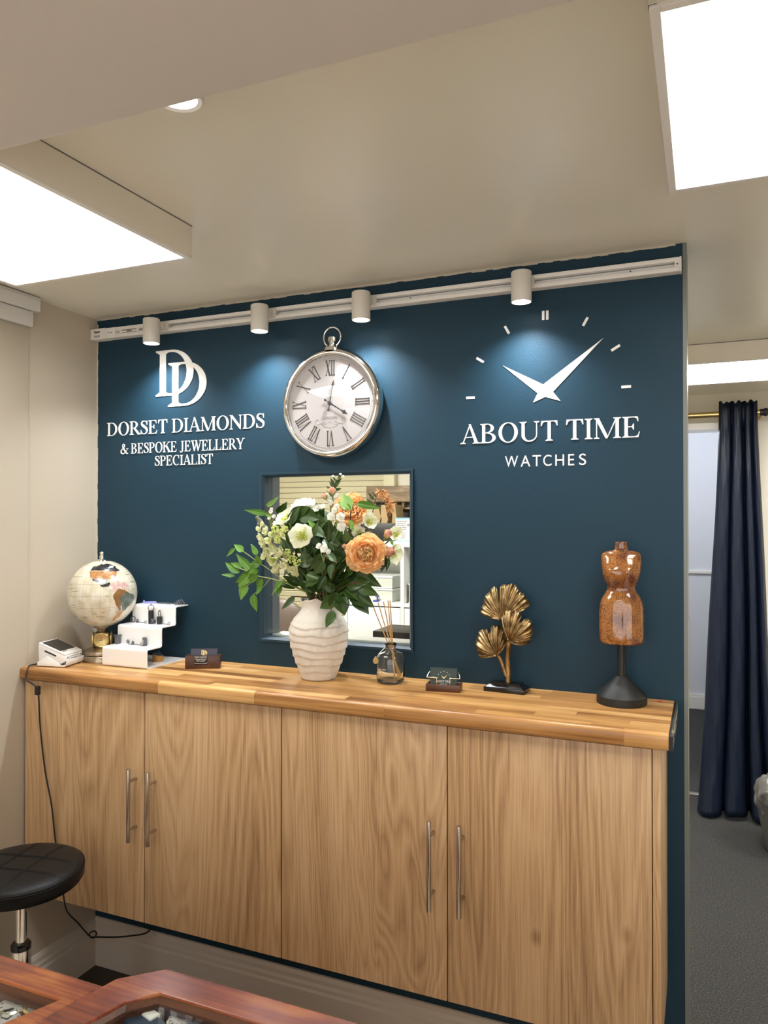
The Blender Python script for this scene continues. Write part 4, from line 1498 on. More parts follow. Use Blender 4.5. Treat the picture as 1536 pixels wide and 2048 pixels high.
# dark business card block with navy cards
def oriented(p, q):
    p, q = Vector(p), Vector(q)
    d = (q - p)
    return Matrix.Translation(p) @ Matrix.Rotation(math.atan2(d.y, d.x), 4, 'Z'), d.length
h1, l1_ = oriented((-1.426, -.145, ZT), (-1.334, -.1, ZT))
t = thing('card_holder', h1.translation, 'dark walnut card block with a clear card of gold monogram beside the riser', 'card holder')
b = box(bmesh.new(), 0, l1_, 0, .011, 0, .038, bev=.0012)
box(b, 0, l1_, .017, .030, 0, .038, bev=.0012)
box(b, 0, l1_, .010, .018, 0, .010)
b.transform(h1)
build('block', b, M['walnut'], t, smooth=35)
cardM = h1 @ Matrix.Translation((.014, .0135, .011)) @ Matrix.Rotation(radians(-6), 4, 'X')
t = thing('business_card', cardM.translation, 'navy business card with gold interlaced monogram standing in the walnut block', 'card')
b = box(bmesh.new(), 0, .078, -.0006, .0006, 0, .046)
b.transform(cardM)
build('card', b, M['navycard'], t)
# printed clear pocket in front of the block carries the lettering
def cf(u, v):
    return cardM @ Vector((u, -.0007, v))
b = bmesh.new()
dn = cardM.to_3x3() @ Vector((0, -.0004, 0))
for (x, z) in ((.030, .0285), (.0345, .0265)):
    for gi, poly in enumerate(glyph('D')[1]):
        prism(b, poly, lambda u, v: cf(x + u * .0145, z + v * .0135), dn * DEEP(gi))
build('monogram_print', b, M['gold'], t)
t = thing('label_plate', h1.translation, 'small clear label with white lettering on the walnut card block', 'label')
def bf(u, v):
    return h1 @ Vector((u, -.0006, v))
b = box(bmesh.new(), .026, .066, -.0006, -.0001, .012, .0385)
b.transform(h1)
build('clear_plate', b, M['clearbox'], t)
dn = h1.to_3x3() @ Vector((0, -.0003, 0))
b = serif_bm(bmesh.new(), 'DORSET DIAMONDS', .0275, .0645, .0325, .0046, bf, dn)
serif_bm(b, '& BESPOKE JEWELLERY', .0285, .0635, .0265, .0032, bf, dn)
serif_bm(b, 'SPECIALIST', .033, .059, .0215, .0032, bf, dn)
for p in ([(.028, .0185), (.029, .0165), (.064, .0165), (.065, .0185)],):
    tube(b, [bf(u, v) for u, v in p], .0005, 5)
build('lettering', b, M['print'], t)

# wooden card holder with brass wire and green cards
h2, l2_ = oriented((-.669, -.139, ZT), (-.580, -.127, ZT))
t = thing('card_holder', h2.translation, 'walnut card holder with bent brass wire holding green cards', 'card holder')
b = box(bmesh.new(), 0, l2_, 0, .006, 0, .0185, bev=.001)
box(b, 0, l2_, .036, .042, 0, .0185, bev=.001)
box(b, 0, .006, .005, .037, 0, .0185, bev=.001)
box(b, l2_ - .006, l2_, .005, .037, 0, .0185, bev=.001)
box(b, .004, l2_ - .004, .004, .038, 0, .008)
b.transform(h2)
build('tray', b, M['walnut'], t, smooth=35)
b = bmesh.new()
for s in (0, 1):
    def X(u):
        return u if s == 0 else l2_ - u
    pts = [(X(.0275), .0085, .006), (X(.0275), .0085, .030), (X(.0255), .0085, .034), (X(.005), .0085, .0345), (X(.002), .0095, .036), (X(.006), .022, .0445), (X(.0085), .028, .0465), (X(.016), .031, .0465)]
    tube(b, [h2 @ Vector(p) for p in rnd3(pts)] if False else smooth_pts([h2 @ Vector(p) for p in pts], 4), .0015, 8)
build('wire_clip', b, M['palebrass'], t, smooth='all', label='bent brass wire clip')
for k in range(3):
    cm = h2 @ Matrix.Translation((.009 - .0006 * k, .0125 + .0042 * k, .0082)) @ Matrix.Rotation(radians(-9), 4, 'X')
    cth = .0014
    tt = thing('business_card', cm.translation, ('dark green watch-shop card at the front of the brass-wire holder', 'dark green card in the middle of the brass-wire holder', 'dark green card at the back of the brass-wire holder')[k], 'card', 'green cards in the brass-wire holder')
    b = box(bmesh.new(), 0, .070, -cth, cth, 0, .0485 + .0006 * k)
    b.transform(cm)
    build('card', b, M['greencard'], tt)
    if k == 0:
        def gf(u, v):
            return cm @ Vector((u, -cth - .0001, v))
        dn = cm.to_3x3() @ Vector((0, -.0003, 0))
        b = serif_bm(bmesh.new(), 'ABOUT TIME', .0145, .0565, .0135, .0058, gf, dn)
        font_bm('WATCHES', .019, .0030, lambda u, v: gf(.026 + u, .0080 + v) + dn, b)
        for a in (-90, -60, -30, 0, 30, 60, 90):
            c_ = gf(.0360 + .0165 * sin(radians(a)), .0260 + .0155 * cos(radians(a)))
            lathe(b, [(0, 0), (.0009, 0), (.0009, .0003), (0, .0003)], 8, Matrix.Translation(c_) @ cm.to_3x3().to_4x4() @ Matrix.Rotation(pi / 2, 4, 'X'))
        build('lettering', b, M['print'], tt)
        b = bmesh.new()
        for (u0, v0, u1, v1) in ((.0375, .0225, .0285, .0320), (.0340, .0225, .0455, .0340)):
            d_ = Vector((u1 - u0, v1 - v0)).normalized()
            n_ = Vector((-d_.y, d_.x)) * .0011
            q = Vector((u0, v0)) + d_ * .004
            prism(b, [(u0, v0), (q.x + n_.x, q.y + n_.y), (u1, v1), (q.x - n_.x, q.y - n_.y)], gf, dn)
        build('emblem_print', b, M['gold'], tt)

# reed diffuser
dp = Vector((-.792, -.078, ZT))
t = thing('reed_diffuser', dp, 'clear glass reed diffuser bottle with a small gold tag beside the vase', 'diffuser')
prof_o = [(0, .0), (.030, .0), (.0355, .003), (.0385, .009), (.0392, .020), (.0392, .064), (.037, .074), (.031, .081), (.020, .0845), (.0155, .087), (.0145, .092), (.0145, .1015), (.0165, .1035), (.0168, .107), (.0155, .1085)]
prof_i = [(.0130, .1085), (.0125, .092), (.014, .085), (.030, .0775), (.0345, .070), (.0362, .062), (.0362, .016), (.033, .0085), (0, .0075)]
M['bottle'] = newmat('clear_bottle_glass')[0]
bb_ = M['bottle'].node_tree.nodes['Principled BSDF']
bb_.inputs['Base Color'].default_value = (.93, .96, .98, 1)
bb_.inputs['Transmission Weight'].default_value = 1.0
bb_.inputs['Roughness'].default_value = .01
bb_.inputs['IOR'].default_value = 1.45
def sq(r, z, a):                                   # rounded-square plan for the body
    k = 1.0
    if r > .018:
        k = 1 / (abs(cos(a)) ** 5 + abs(sin(a)) ** 5) ** .2
        k = 1 + (k - 1) * min(1, (r - .018) / .012) * .30
    return r * k * .95, z
b = lathe(bmesh.new(), prof_o + prof_i, 48, Matrix.Translation(dp), close=False, wob=sq)
build('bottle', b, M['bottle'], t, smooth='all')
b = lathe(bmesh.new(), [(.0148, .0925), (.0156, .0935), (.0148, .0945)], 24, Matrix.Translation(dp), close=False)
pts = [dp + Vector((-.015, -.004, .094)), dp + Vector((-.022, -.012, .086)), dp + Vector((-.026, -.022, .079)), dp + Vector((-.0275, -.028, .072))]
tube(b, smooth_pts(pts, 4), .0007, 6)
build('cord', b, M['pewter'], t)
b = lathe(bmesh.new(), [(0, 0), (.0078, 0), (.0082, .0007), (.0078, .0014), (0, .0014)], 28, Matrix.Translation(dp + Vector((-.028, -.0375, .063))) @ Matrix.Rotation(pi / 2 - .1, 4, 'X'))
tube(b, [dp + Vector((-.028, -.038, .0725)) + Vector((.0022 * cos(a), 0, .0022 * sin(a))) for a in [2 * pi * i / 12 for i in range(12)]], .0007, 6, closed=True)
build('gold_tag', b, M['gold'], t, smooth=40, label='round gold tag on a cord')
b = font_bm('SEA SALT', .022, .0042, lambda u, v: dp + Vector((-.019 + u, -.0392 - .0 * u, .039 + v)))
font_bm('& DRIFTWOOD', .029, .0042, lambda u, v: dp + Vector((-.023 + u, -.0392, .0315 + v)), b)
build('print', b, M['print'], t)
for i, (tx, ty, bx, lb) in enumerate(((745, 1210, 795, 'reed leaning furthest left in the diffuser bottle'), (756, 1205, 791, 'second reed from the left in the diffuser bottle'), (767, 1203, 787, 'third reed from the left in the diffuser bottle'), (776, 1201, 781, 'upright reed at the front of the diffuser bottle'), (780, 1201, 777, 'upright reed furthest right in the diffuser bottle'))):
    yy = (-.105, -.085, -.07, -.092, -.074)[i]
    top = at(tx, ty, yy)
    bot = dp + Vector(((.016, .012, .006, -.004, -.010)[i] + .004, (-.078 - yy) * .45, .010))
    mid = dp + Vector(((-.004, .000, .003, .004, .006)[i], (yy + .078) * .2, .103))
    v_ = (top - mid)
    low = mid - v_.normalized() * .094
    b = tube(bmesh.new(), [low, top], .0016, 8)
    tag(build('reed', b, M['reed'], None, smooth=40), lb, 'reed stick', 'bamboo reeds in the diffuser')

# ginkgo sculpture
t = thing('ginkgo_sculpture', (-.475, -.058, ZT), 'golden sculpture of three ginkgo leaves on a black plinth', 'sculpture')
g2, lg = oriented((-.531, -.080, ZT), (-.424, -.088, ZT))
b = box(bmesh.new(), 0, lg, 0, .058, 0, .012, bev=.001)
bb = bmesh.new()
lo = [(0.002, .002), (lg - .002, .002), (lg - .002, .056), (.002, .056)]
hi = [(.014, .011), (lg - .014, .011), (lg - .014, .047), (.014, .047)]
va = [bb.verts.new((x, y, .0115)) for x, y in lo]
vb = [bb.verts.new((x, y, .0185)) for x, y in hi]
vc = [bb.verts.new((x, y, .0225)) for x, y in hi]
for p, q in ((va, vb), (vb, vc)):
    for i in range(4):
        bb.faces.new((p[i], p[(i + 1) % 4], q[(i + 1) % 4], q[i]))
bb.faces.new(vc)
merge(b, bb)
b.transform(g2)
build('plinth', b, M['blackgloss'], t, smooth=30, label='black stepped plinth')
GY = -.058
def c2(u, v, y=GY):
    return at(720 + u / 4.042, 1140 + v / 4.042, y)
def gold_mat():
    m, nt, bs = newmat('antique_gold_leaf')
    tc = N(nt, 'ShaderNodeTexCoord')
    n = N(nt, 'ShaderNodeTexNoise')
    setin(n, Scale=60.0, Detail=3.0)
    nt.links.new(tc.outputs['Object'], n.inputs['Vector'])
    r = ramp(nt, [(.3, (.16, .10, .045)), (.6, (.40, .28, .13)), (.8, (.62, .47, .25))])
    nt.links.new(n.outputs['Fac'], r.inputs[0])
    nt.links.new(r.outputs[0], bs.inputs['Base Color'])
    bs.inputs['Metallic'].default_value = .9
    bs.inputs['Roughness'].default_value = .36
    return m
M['agold'] = gold_mat()
def fan(outline, apex, y, seed, name='leaf', lean=0.0):
    """pleated fan leaf from apex out to the traced outline"""
    r6 = random.Random(seed)
    ax = c2(*apex, y)
    P = smooth_pts([Vector((u, v, 0)) for u, v in outline], 7)
    b = bmesh.new()
    n = len(P)
    K = 9
    grid = []
    for i, p in enumerate(P):
        e = c2(p.x, p.y, y)
        rowv = []
        for k in range(K + 1):
            s = k / K
            q = ax.lerp(e, s)
            pl = sin(i * 2 * pi / 5.2) * .0042 * s ** .8 + sin(i * 2 * pi / 13 + seed) * .006 * s
            q.y += pl - .018 * sin(pi * s) * .6 - lean * s + .010 * s * s
            rowv.append(b.verts.new(q))
        grid.append(rowv)
    for i in range(n - 1):
        for k in range(K):
            b.faces.new((grid[i][k], grid[i + 1][k], grid[i + 1][k + 1], grid[i][k + 1]))
    bmesh.ops.remove_doubles(b, verts=b.verts[:], dist=.0001)
    o = build(name, b, M['agold'], t, smooth='all')
    md = o.modifiers.new('thickness', 'SOLIDIFY')
    md.thickness = .0022
    return ax
fan([(1128, 400), (1060, 380), (985, 372), (966, 330), (985, 270), (1010, 210), (1060, 145), (1095, 142), (1118, 215), (1140, 125), (1190, 122), (1225, 112), (1270, 150), (1285, 180), (1330, 205), (1360, 270), (1350, 310), (1290, 318), (1240, 326), (1180, 390)], (1160, 400), -.052, 1)
fan([(1205, 575), (1180, 500), (1160, 430), (1140, 375), (1165, 338), (1210, 326), (1262, 330), (1300, 365), (1285, 425), (1340, 400), (1380, 425), (1390, 500), (1385, 545), (1355, 600), (1305, 608), (1250, 580)], (1212, 582), -.072, 2)
fan([(1105, 685), (1050, 690), (980, 715), (940, 680), (928, 620), (935, 545), (960, 495), (1005, 482), (1035, 520), (1055, 455), (1100, 447), (1140, 470), (1165, 510), (1192, 570), (1180, 610), (1130, 650)], (1118, 690), -.066, 3)
b = tube(bmesh.new(), smooth_pts([c2(1197, 925, -.058), c2(1196, 800, -.058), c2(1192, 680, -.062), c2(1205, 570, -.068), c2(1215, 555, -.072)], 5), [.0078, .0078, .0076, .0074, .0072, .007, .007, .007, .0068, .0066, .0065, .0063, .006, .006, .0058, .0056, .005, .0045, .004, .0036, .003], 12)
tube(b, smooth_pts([c2(1186, 870, -.060), c2(1160, 790, -.061), c2(1140, 730, -.063), c2(1112, 680, -.066)], 6), .0048, 10)
tube(b, smooth_pts([c2(1205, 700, -.057), c2(1210, 580, -.052), c2(1190, 470, -.051), c2(1158, 395, -.052)], 6), .0038, 10)
build('stem', b, M['agold'], t, smooth='all')

# mannequin torso
mp_ = Vector((-.188, -.072, ZT))
t = thing('mannequin_torso', mp_, 'glazed brown speckled ceramic dress-form torso on a matt black stand', 'mannequin')
cr = [(125, .62), (128, .95)]
k_ = .000276
T = [(1030, 165, .62), (1018, 184, .66), (990, 189, .68), (900, 190, .68), (800, 190, .68), (700, 189, .68), (650, 178, .70), (600, 152, .72), (570, 130, .74), (545, 119, .76), (520, 120, .78), (490, 133, .80), (450, 150, .80), (410, 161, .78), (370, 166, .72), (320, 170, .60), (270, 172, .50), (240, 169, .44), (224, 155, .40), (214, 128, .38), (209, 95, .42), (204, 66, .62), (198, 56, .85), (180, 53, .95), (140, 53, .95), (130, 51, .95), (127, 46, .95)]
ZB_ = 1545
b = bmesh.new()
rings = []
SEG = 48
for v, hw, q in T:
    z = (ZB_ - v) * k_
    ring = []
    for i in range(SEG):
        a = 2 * pi * i / SEG
        ca, sa = cos(a), sin(a)
        x = hw * k_ * (abs(ca) ** .85) * (1 if ca > 0 else -1)
        y = hw * k_ * q * (abs(sa) ** .85) * (1 if sa > 0 else -1)
        if sa < 0:                                  # front: bust and leg creases
            if 330 <= v <= 450:
                y -= .010 * math.exp(-((v - 375) / 45) ** 2) * (math.exp(-((abs(x) - .020) / .013) ** 2))
            if 640 < v < 1000:
                y += .0035 * (math.exp(-(x / .0035) ** 2)) * min(1, (v - 640) / 60) * min(1, (1000 - v) / 40)
        else:
            y += .006 * math.exp(-((v - 720) / 90) ** 2)
        ring.append(b.verts.new(mp_ + Vector((x, y, z))))
    rings.append(ring)
for p, q in zip(rings, rings[1:]):
    for i in range(SEG):
        b.faces.new((p[i], p[(i + 1) % SEG], q[(i + 1) % SEG], q[i]))
b.faces.new(rings[0][::-1])
b.faces.new(rings[-1])
bmesh.ops.recalc_face_normals(b, faces=b.faces[:])
o = build('torso', b, M['glaze'], t, smooth='all')
md = o.modifiers.new('smooth', 'SUBSURF')
md.levels = md.render_levels = 1
b = lathe(bmesh.new(), [(0, .060), (.0098, .060), (.0098, .145), (0, .145)], 24, Matrix.Translation(mp_))
build('pole', b, M['black'], t, smooth=40)
b = lathe(bmesh.new(), [(0, 0), (.0575, 0), (.0590, .002), (.0590, .019), (.0575, .0215), (.0150, .064), (.0125, .066), (0, .066)], 56, Matrix.Translation(mp_))
build('stand_base', b, M['mattblack'], t, smooth=30)

# vase
vp = Vector((-1.000, -.103, ZT))
t = thing('vase', vp, 'off-white ridged ceramic vase holding the large bouquet', 'vase')
vpro = [(0, .002), (.044, .0), (.049, .003), (.054, .018), (.063, .042), (.071, .066), (.0775, .090), (.0815, .115), (.0825, .135), (.079, .152), (.070, .168), (.058, .180), (.050, .190), (.0465, .200), (.0475, .210), (.0505, .2175), (.0520, .221), (.0500, .2225), (.0460, .219), (.0430, .205), (.0430, .19), (.030, .17), (0, .165)]
fine = []
for (ra, za), (rb, zb_) in zip(vpro, vpro[1:]):
    st = max(1, int(abs(zb_ - za) / .0025)) if za < .17 else 2
    for k in range(st):
        f = k / st
        fine.append((ra + (rb - ra) * f, za + (zb_ - za) * f))
fine.append(vpro[-1])
def ridg(r, z, a):
    if r < .043 or z > .19:
        if z > .195 and r > .04:
            return r * (1 + .03 * sin(3 * a + 1) + .015 * sin(7 * a)), z + .0035 * sin(4 * a + .6) + .002 * sin(9 * a)
        return r, z
    w_ = .0035 * sin(2 * a + z * 30) + .002 * sin(5 * a - z * 60)
    ph = (z + w_) / .0215
    d = ph - math.floor(ph)
    amp = .0034 * min(1, max(0, (z - .012) / .02)) * min(1, max(0, (.168 - z) / .02))
    return r + amp * (1 - d) - amp * .4 + .0007 * sin(11 * a + 40 * z) + .0005 * sin(23 * a - 90 * z), z
b = lathe(bmesh.new(), fine, 120, Matrix.Translation(vp), close=False, wob=ridg)
build('body', b, M['vase'], t, smooth='all')
# ================================================================== bouquet
MOUTH = vp + Vector((0, 0, .205))
def leaf_mesh(seed, wid=.46, fold=.18, droop=.12):
    rr = random.Random(seed)
    b = bmesh.new()
    nx, ny = 8, 4
    g_ = []
    for i in range(nx + 1):
        s = i / nx
        hw = wid / 2 * (sin(pi * min(1, s ** .72)) ** .9) * (1.08 - .25 * s) if 0 < s < 1 else .006
        rw = []
        for j in range(-ny // 2, ny // 2 + 1):
            t_ = j / (ny / 2)
            z = abs(t_) * hw * fold * 2 - droop * s * s + .015 * sin(s * 9 + seed + t_) * abs(t_)
            rw.append(b.verts.new((s, t_ * hw, z)))
        g_.append(rw)
    for i in range(nx):
        for j in range(ny):
            b.faces.new((g_[i][j], g_[i + 1][j], g_[i + 1][j + 1], g_[i][j + 1]))
    bmesh.ops.remove_doubles(b, verts=b.verts[:], dist=1e-4)
    me = bpy.data.meshes.new('leaf')
    b.to_mesh(me)
    b.free()
    for p in me.polygons:
        p.use_smooth = True
    return me


def petal_mesh(name, cup=.35, ruffle=.05, wid=1.0, notch=.06, seed=0, nx=7, ny=6, point=0.0):
    rr = random.Random(seed)
    b = bmesh.new()
    g_ = []
    ph = rr.uniform(0, 6)
    for i in range(nx + 1):
        s = i / nx
        rw = []
        hw = wid / 2 * (.16 + .84 * sin(pi / 2 * min(1, s * 1.25)) ** 1.1) * (math.sqrt(max(0, 1 - max(0, (s - .72) / .30) ** 2)) if s > .72 else 1)
        for j in range(ny + 1):
            t_ = j / ny * 2 - 1
            x = s - notch * s * (1 - abs(t_)) * (1 if not point else -point) - .10 * s * t_ * t_
            y = t_ * hw
            z = cup * (t_ * hw) ** 2 * 1.4 + cup * .55 * s * s + ruffle * s * s * sin(t_ * 5.5 + ph) + ruffle * .6 * s * sin(t_ * 11 + ph * 2)
            rw.append(b.verts.new((x, y, z)))
        g_.append(rw)
    for i in range(nx):
        for j in range(ny):
            b.faces.new((g_[i][j], g_[i + 1][j], g_[i + 1][j + 1], g_[i][j + 1]))
    me = bpy.data.meshes.new(name)
    b.to_mesh(me)
    b.free()
    for p in me.polygons:
        p.use_smooth = True
    return me


MESHCACHE = {}
def with_mat(me, mat):
    k = (me.name, mat.name)
    if k not in MESHCACHE:
        c = me.copy()
        c.materials.clear()
        c.materials.append(mat)
        MESHCACHE[k] = c
    return MESHCACHE[k]


LEAVES = [leaf_mesh(i, wid=wd_, fold=f, droop=d) for i, (wd_, f, d) in enumerate(((.44, .15, .10), (.50, .2, .18), (.40, .12, -.06), (.56, .16, .08)))]
PET = [petal_mesh('petal', .30, .05, 1.0, .05, 1), petal_mesh('petal', .42, .07, .92, .09, 2), petal_mesh('petal', .38, .09, .85, .12, 3)]
PINN = [petal_mesh('petal', .55, .13, .75, .16, 4), petal_mesh('petal', .5, .15, .65, .18, 5)]
PHEL = [petal_mesh('petal', .26, .03, 1.0, -.03, 6), petal_mesh('petal', .34, .04, .95, -.02, 7)]


def place(me, mat, name, parent, org, xdir, nrm, ln, wd_=None):
    """instance of a unit mesh: x along xdir, z towards nrm"""
    x = xdir.normalized()
    z = (nrm - x * nrm.dot(x))
    if z.length < 1e-4:
        z = x.orthogonal()
    z.normalize()
    y = z.cross(x)
    wd_ = ln if wd_ is None else wd_
    o = bpy.data.objects.new(name, with_mat(me, mat))
    COL.objects.link(o)
    o.parent = parent
    loc = Vector(org) - parent.location
    o.matrix_local = Matrix((
        (x.x * ln, y.x * wd_, z.x * ln, loc.x), (x.y * ln, y.y * wd_, z.y * ln, loc.y),
        (x.z * ln, y.z * wd_, z.z * ln, loc.z), (0, 0, 0, 1)))
    return o


def stem_of(parent, head, bend=.02, r=.0022, mat='stem', seed=0, tip=None):
    rr = random.Random(seed)
    base = MOUTH + Vector((rr.uniform(-.03, .03), rr.uniform(-.022, .022), -.02))
    low = vp + Vector((rr.uniform(-.03, .03), rr.uniform(-.02, .02), .172))
    head = Vector(head)
    mid = base.lerp(head, .5) + Vector((0, -.008, bend))
    P = smooth_pts([low, base, mid, head] + ([Vector(tip)] if tip is not None else []), 6)
    build('stem', tube(bmesh.new(), P, r, 7), M[mat], parent, smooth='all')
    return P


def bloom_leaves(t, head, axis, n, ln, mat, seed):
    rr = random.Random(seed)
    u = axis.orthogonal().normalized()
    v = axis.cross(u)
    for k in range(n):
        a = 2 * pi * k / n + rr.uniform(-.3, .3)
        rad = u * cos(a) + v * sin(a)
        place(rr.choice(LEAVES), mat, 'sepal', t, head - axis * ln * .35, (rad * .8 + axis * .35), axis, ln, ln)


def peony(px, py, Y, R, axis, label, mo, mi, seed, cat='flower', group=None):
    rr = random.Random(seed)
    c = at(px, py, Y)
    axis = Vector(axis).normalized()
    t = thing('peony', c, label, cat, group)
    u = axis.orthogonal().normalized()
    v = axis.cross(u)
    core = c - axis * R * .45
    rings = [(7, 1.38, 1.12, PET, mo), (7, 1.12, 1.05, PET, mo), (8, .86, .98, PET, mo), (10, .74, .80, PINN, mi), (10, .54, .80, PINN, mi), (9, .36, .78, PINN, mi), (7, .18, .76, PINN, mi)]
    for ri, (n, ang, ln, meshes, mat) in enumerate(rings):
        off = rr.uniform(0, 6)
        for k in range(n):
            a = off + 2 * pi * k / n + rr.uniform(-.12, .12)
            g_ = ang + rr.uniform(-.12, .12)
            rad = u * cos(a) + v * sin(a)
            d = axis * cos(g_) + rad * sin(g_)
            nn = axis * sin(g_) - rad * cos(g_)
            L_ = R * ln * rr.uniform(.9, 1.08)
            place(rr.choice(meshes), mat, 'petal', t, core + rad * R * .06, d, nn, L_, L_ * (1.0 if ri < 3 else .72))
    stem_of(t, core - axis * .004, .03, .0026, seed=seed)
    bloom_leaves(t, core, axis, 4, R * .8, M['leafdark'], seed)
    return t


def hellebore(px, py, Y, R, axis, label, seed, group='cream hellebores in the bouquet'):
    rr = random.Random(seed)
    c = at(px, py, Y)
    axis = Vector(axis).normalized()
    t = thing('hellebore', c, label, 'flower', group)
    u = axis.orthogonal().normalized()
    v = axis.cross(u)
    for k in range(5):
        a = 2 * pi * k / 5 + rr.uniform(-.1, .1) + .4
        g_ = 1.22 + rr.uniform(-.12, .12)
        rad = u * cos(a) + v * sin(a)
        place(rr.choice(PHEL), M['phell'], 'petal', t, c - axis * R * (.22 - .02 * (k % 2)), axis * cos(g_) + rad * sin(g_), axis * sin(g_) - rad * cos(g_), R * 1.08, R * 1.2)
    b = bmesh.new()
    for k in range(26):
        a, q = rr.uniform(0, 6.28), rr.uniform(.05, .42)
        rad = u * cos(a) + v * sin(a)
        p0, p1 = c - axis * R * .2, c + rad * R * q + axis * R * rr.uniform(.05, .22)
        tube(b, [p0, p1], R * .014, 4)
        bmesh.ops.create_icosphere(b, subdivisions=1, radius=R * .05, matrix=Matrix.Translation(p1))
    build('stamens', b, M['stamen'], t, kind='stuff')
    stem_of(t, c - axis * R * .3, .02, .002, seed=seed)
    return t


OR_G = 'apricot peonies in the bouquet'
peony(733, 1106, -.205, .052, (.38, -.90, .05), 'large apricot peony facing right, lower right of the bouquet', M['porange'], M['pinner'], 11, group=OR_G)
peony(700, 1017, -.140, .050, (.20, -.80, .45), 'apricot peony partly behind green leaves near the bouquet top', M['porange'], M['pinner'], 12, group=OR_G)
peony(602, 1010, -.100, .038, (-.2, -.42, .85), 'full white peony at the top left of the bouquet', M['pwhite'], M['pwhite'], 13)
hellebore(604, 1072, -.205, .038, (.12, -.97, .12), 'open cream hellebore facing forward in the middle of the bouquet', 21)
hellebore(572, 1037, -.165, .034, (-.25, -.60, .70), 'cream hellebore facing up below the white peony', 22)
hellebore(738, 1043, -.130, .026, (.75, -.5, .2), 'white side-facing blossom right of the upper apricot peony', 23)
hellebore(792, 1068, -.120, .022, (.35, -.8, .45), 'small cream blossom above the rose bud at the far right', 24)
hellebore(788, 1108, -.110, .030, (.9, -.3, -.1), 'pale cream blossom seen edge-on at the far right', 25)
hellebore(718, 1066, -.140, .020, (.1, -.9, .4), 'small white blossom above the large apricot peony', 26)

# tall stock spike of ruffled cream florets, grey buds at the tip
def floret_mesh(seed):
    rr = random.Random(seed)
    b = bmesh.new()
    for k in range(6):
        a = 2 * pi * k / 6 + rr.uniform(-.3, .3)
        g_ = 1.15 if k % 2 else .7
        me = PET[rr.randrange(3)]
        x = Vector((cos(g_), sin(g_) * cos(a), sin(g_) * sin(a)))
        nrm = Vector((sin(g_), -cos(g_) * cos(a), -cos(g_) * sin(a)))
        y = nrm.cross(x)
        bb = bmesh.new()
        bb.from_mesh(me)
        merge(b, bb, Matrix(((x.x * .8, y.x * .75, nrm.x * .8, 0), (x.y * .8, y.y * .75, nrm.y * .8, 0), (x.z * .8, y.z * .75, nrm.z * .8, 0), (0, 0, 0, 1))))
    me = bpy.data.meshes.new('floret')
    b.to_mesh(me)
    b.free()
    for p in me.polygons:
        p.use_smooth = True
    return me
FLO = [floret_mesh(i) for i in (31, 32, 33)]
t = thing('stock_spike', at(560, 1110, -.19), 'tall cream stock spike with grey-green buds at its tip, left of the bouquet', 'flower')
tipS = at(515, 1033, -.16)
SP = smooth_pts([vp + Vector((-.01, 0, .172)), MOUTH + Vector((-.012, -.01, 0)), at(598, 1158, -.15), at(566, 1125, -.165), at(533, 1085, -.165), at(520, 1055, -.165), tipS], 6)
build('stem', tube(bmesh.new(), SP, .0026, 7), M['stem'], t, smooth='all')
rr = random.Random(5)
for (px, py, R) in ((585, 1142, 17), (572, 1128, 20), (556, 1132, 18), (545, 1118, 20), (562, 1108, 21), (575, 1112, 16), (536, 1100, 20), (550, 1096, 20), (528, 1112, 14), (527, 1084, 17), (540, 1080, 17), (521, 1072, 14), (532, 1064, 15), (517, 1058, 11), (543, 1066, 14), (589, 1146, 13), (555, 1080, 13), (548, 1140, 13), (524, 1048, 9)):
    p = at(px, py, -.178 + rr.uniform(-.012, .008))
    place(rr.choice(FLO), M['pstock'] if rr.random() < .8 else M['pcream'], 'floret', t, p + Vector((0, .008, 0)), Vector((rr.uniform(-.5, .4), -.8, rr.uniform(-.4, .4))), Vector((rr.uniform(-1, 1), 0, 1)), R * .00135 * 1.12)
b = bmesh.new()
for k in range(22):
    f = k / 22
    p = at(524 - 9 * f + rr.uniform(-6, 6) * (1 - .6 * f), 1054 - 21 * f, -.162 + rr.uniform(-.006, .006))
    bmesh.ops.create_icosphere(b, subdivisions=2, radius=.0056 - .0024 * f, matrix=Matrix.Translation(p) @ Matrix.Diagonal((1, 1, 1.25, 1)))
build('buds', b, M['budgrey'], t, smooth='all', label='grey-green buds at the tip')

# white stock at the right
t = thing('stock_spike', at(742, 1060, -.11), 'short white stock spike behind the large apricot peony', 'flower')
stem_of(t, at(742, 1075, -.10), .02, .002, seed=41)
for (px, py, R) in ((736, 1030, 10), (742, 1050, 13), (726, 1062, 12), (737, 1068, 11), (744, 1036, 8), (728, 1045, 9)):
    p = at(px, py, -.105)
    place(rr.choice(FLO), M['pwhite'], 'floret', t, p, Vector((rr.uniform(-.3, .5), -.8, rr.uniform(0, .4))), Vector((rr.uniform(-1, 1), 0, 1)), R * .00135)

# sprays of small white roses
def rosette_mesh(seed):
    b = bmesh.new()
    r_ = random.Random(seed)
    for ring, (n, g_, L_) in enumerate(((6, 1.30, .58), (5, .95, .46), (2, .4, .30))):
        for k in range(n):
            a = 2 * pi * k / n + ring * .5 + r_.uniform(-.15, .15)
            x = Vector((cos(g_), sin(g_) * cos(a), sin(g_) * sin(a)))
            nrm = Vector((sin(g_), -cos(g_) * cos(a), -cos(g_) * sin(a)))
            y = nrm.cross(x)
            bb = bmesh.new()
            bb.from_mesh(PETS)
            merge(b, bb, Matrix(((x.x * L_, y.x * L_, nrm.x * L_, 0), (x.y * L_, y.y * L_, nrm.y * L_, 0), (x.z * L_, y.z * L_, nrm.z * L_, 0), (0, 0, 0, 1))))
    me = bpy.data.meshes.new('rosette')
    b.to_mesh(me)
    b.free()
    for p in me.polygons:
        p.use_smooth = True
    return me
PETS = petal_mesh('petal', .4, .05, .9, .05, 8, 4, 4)
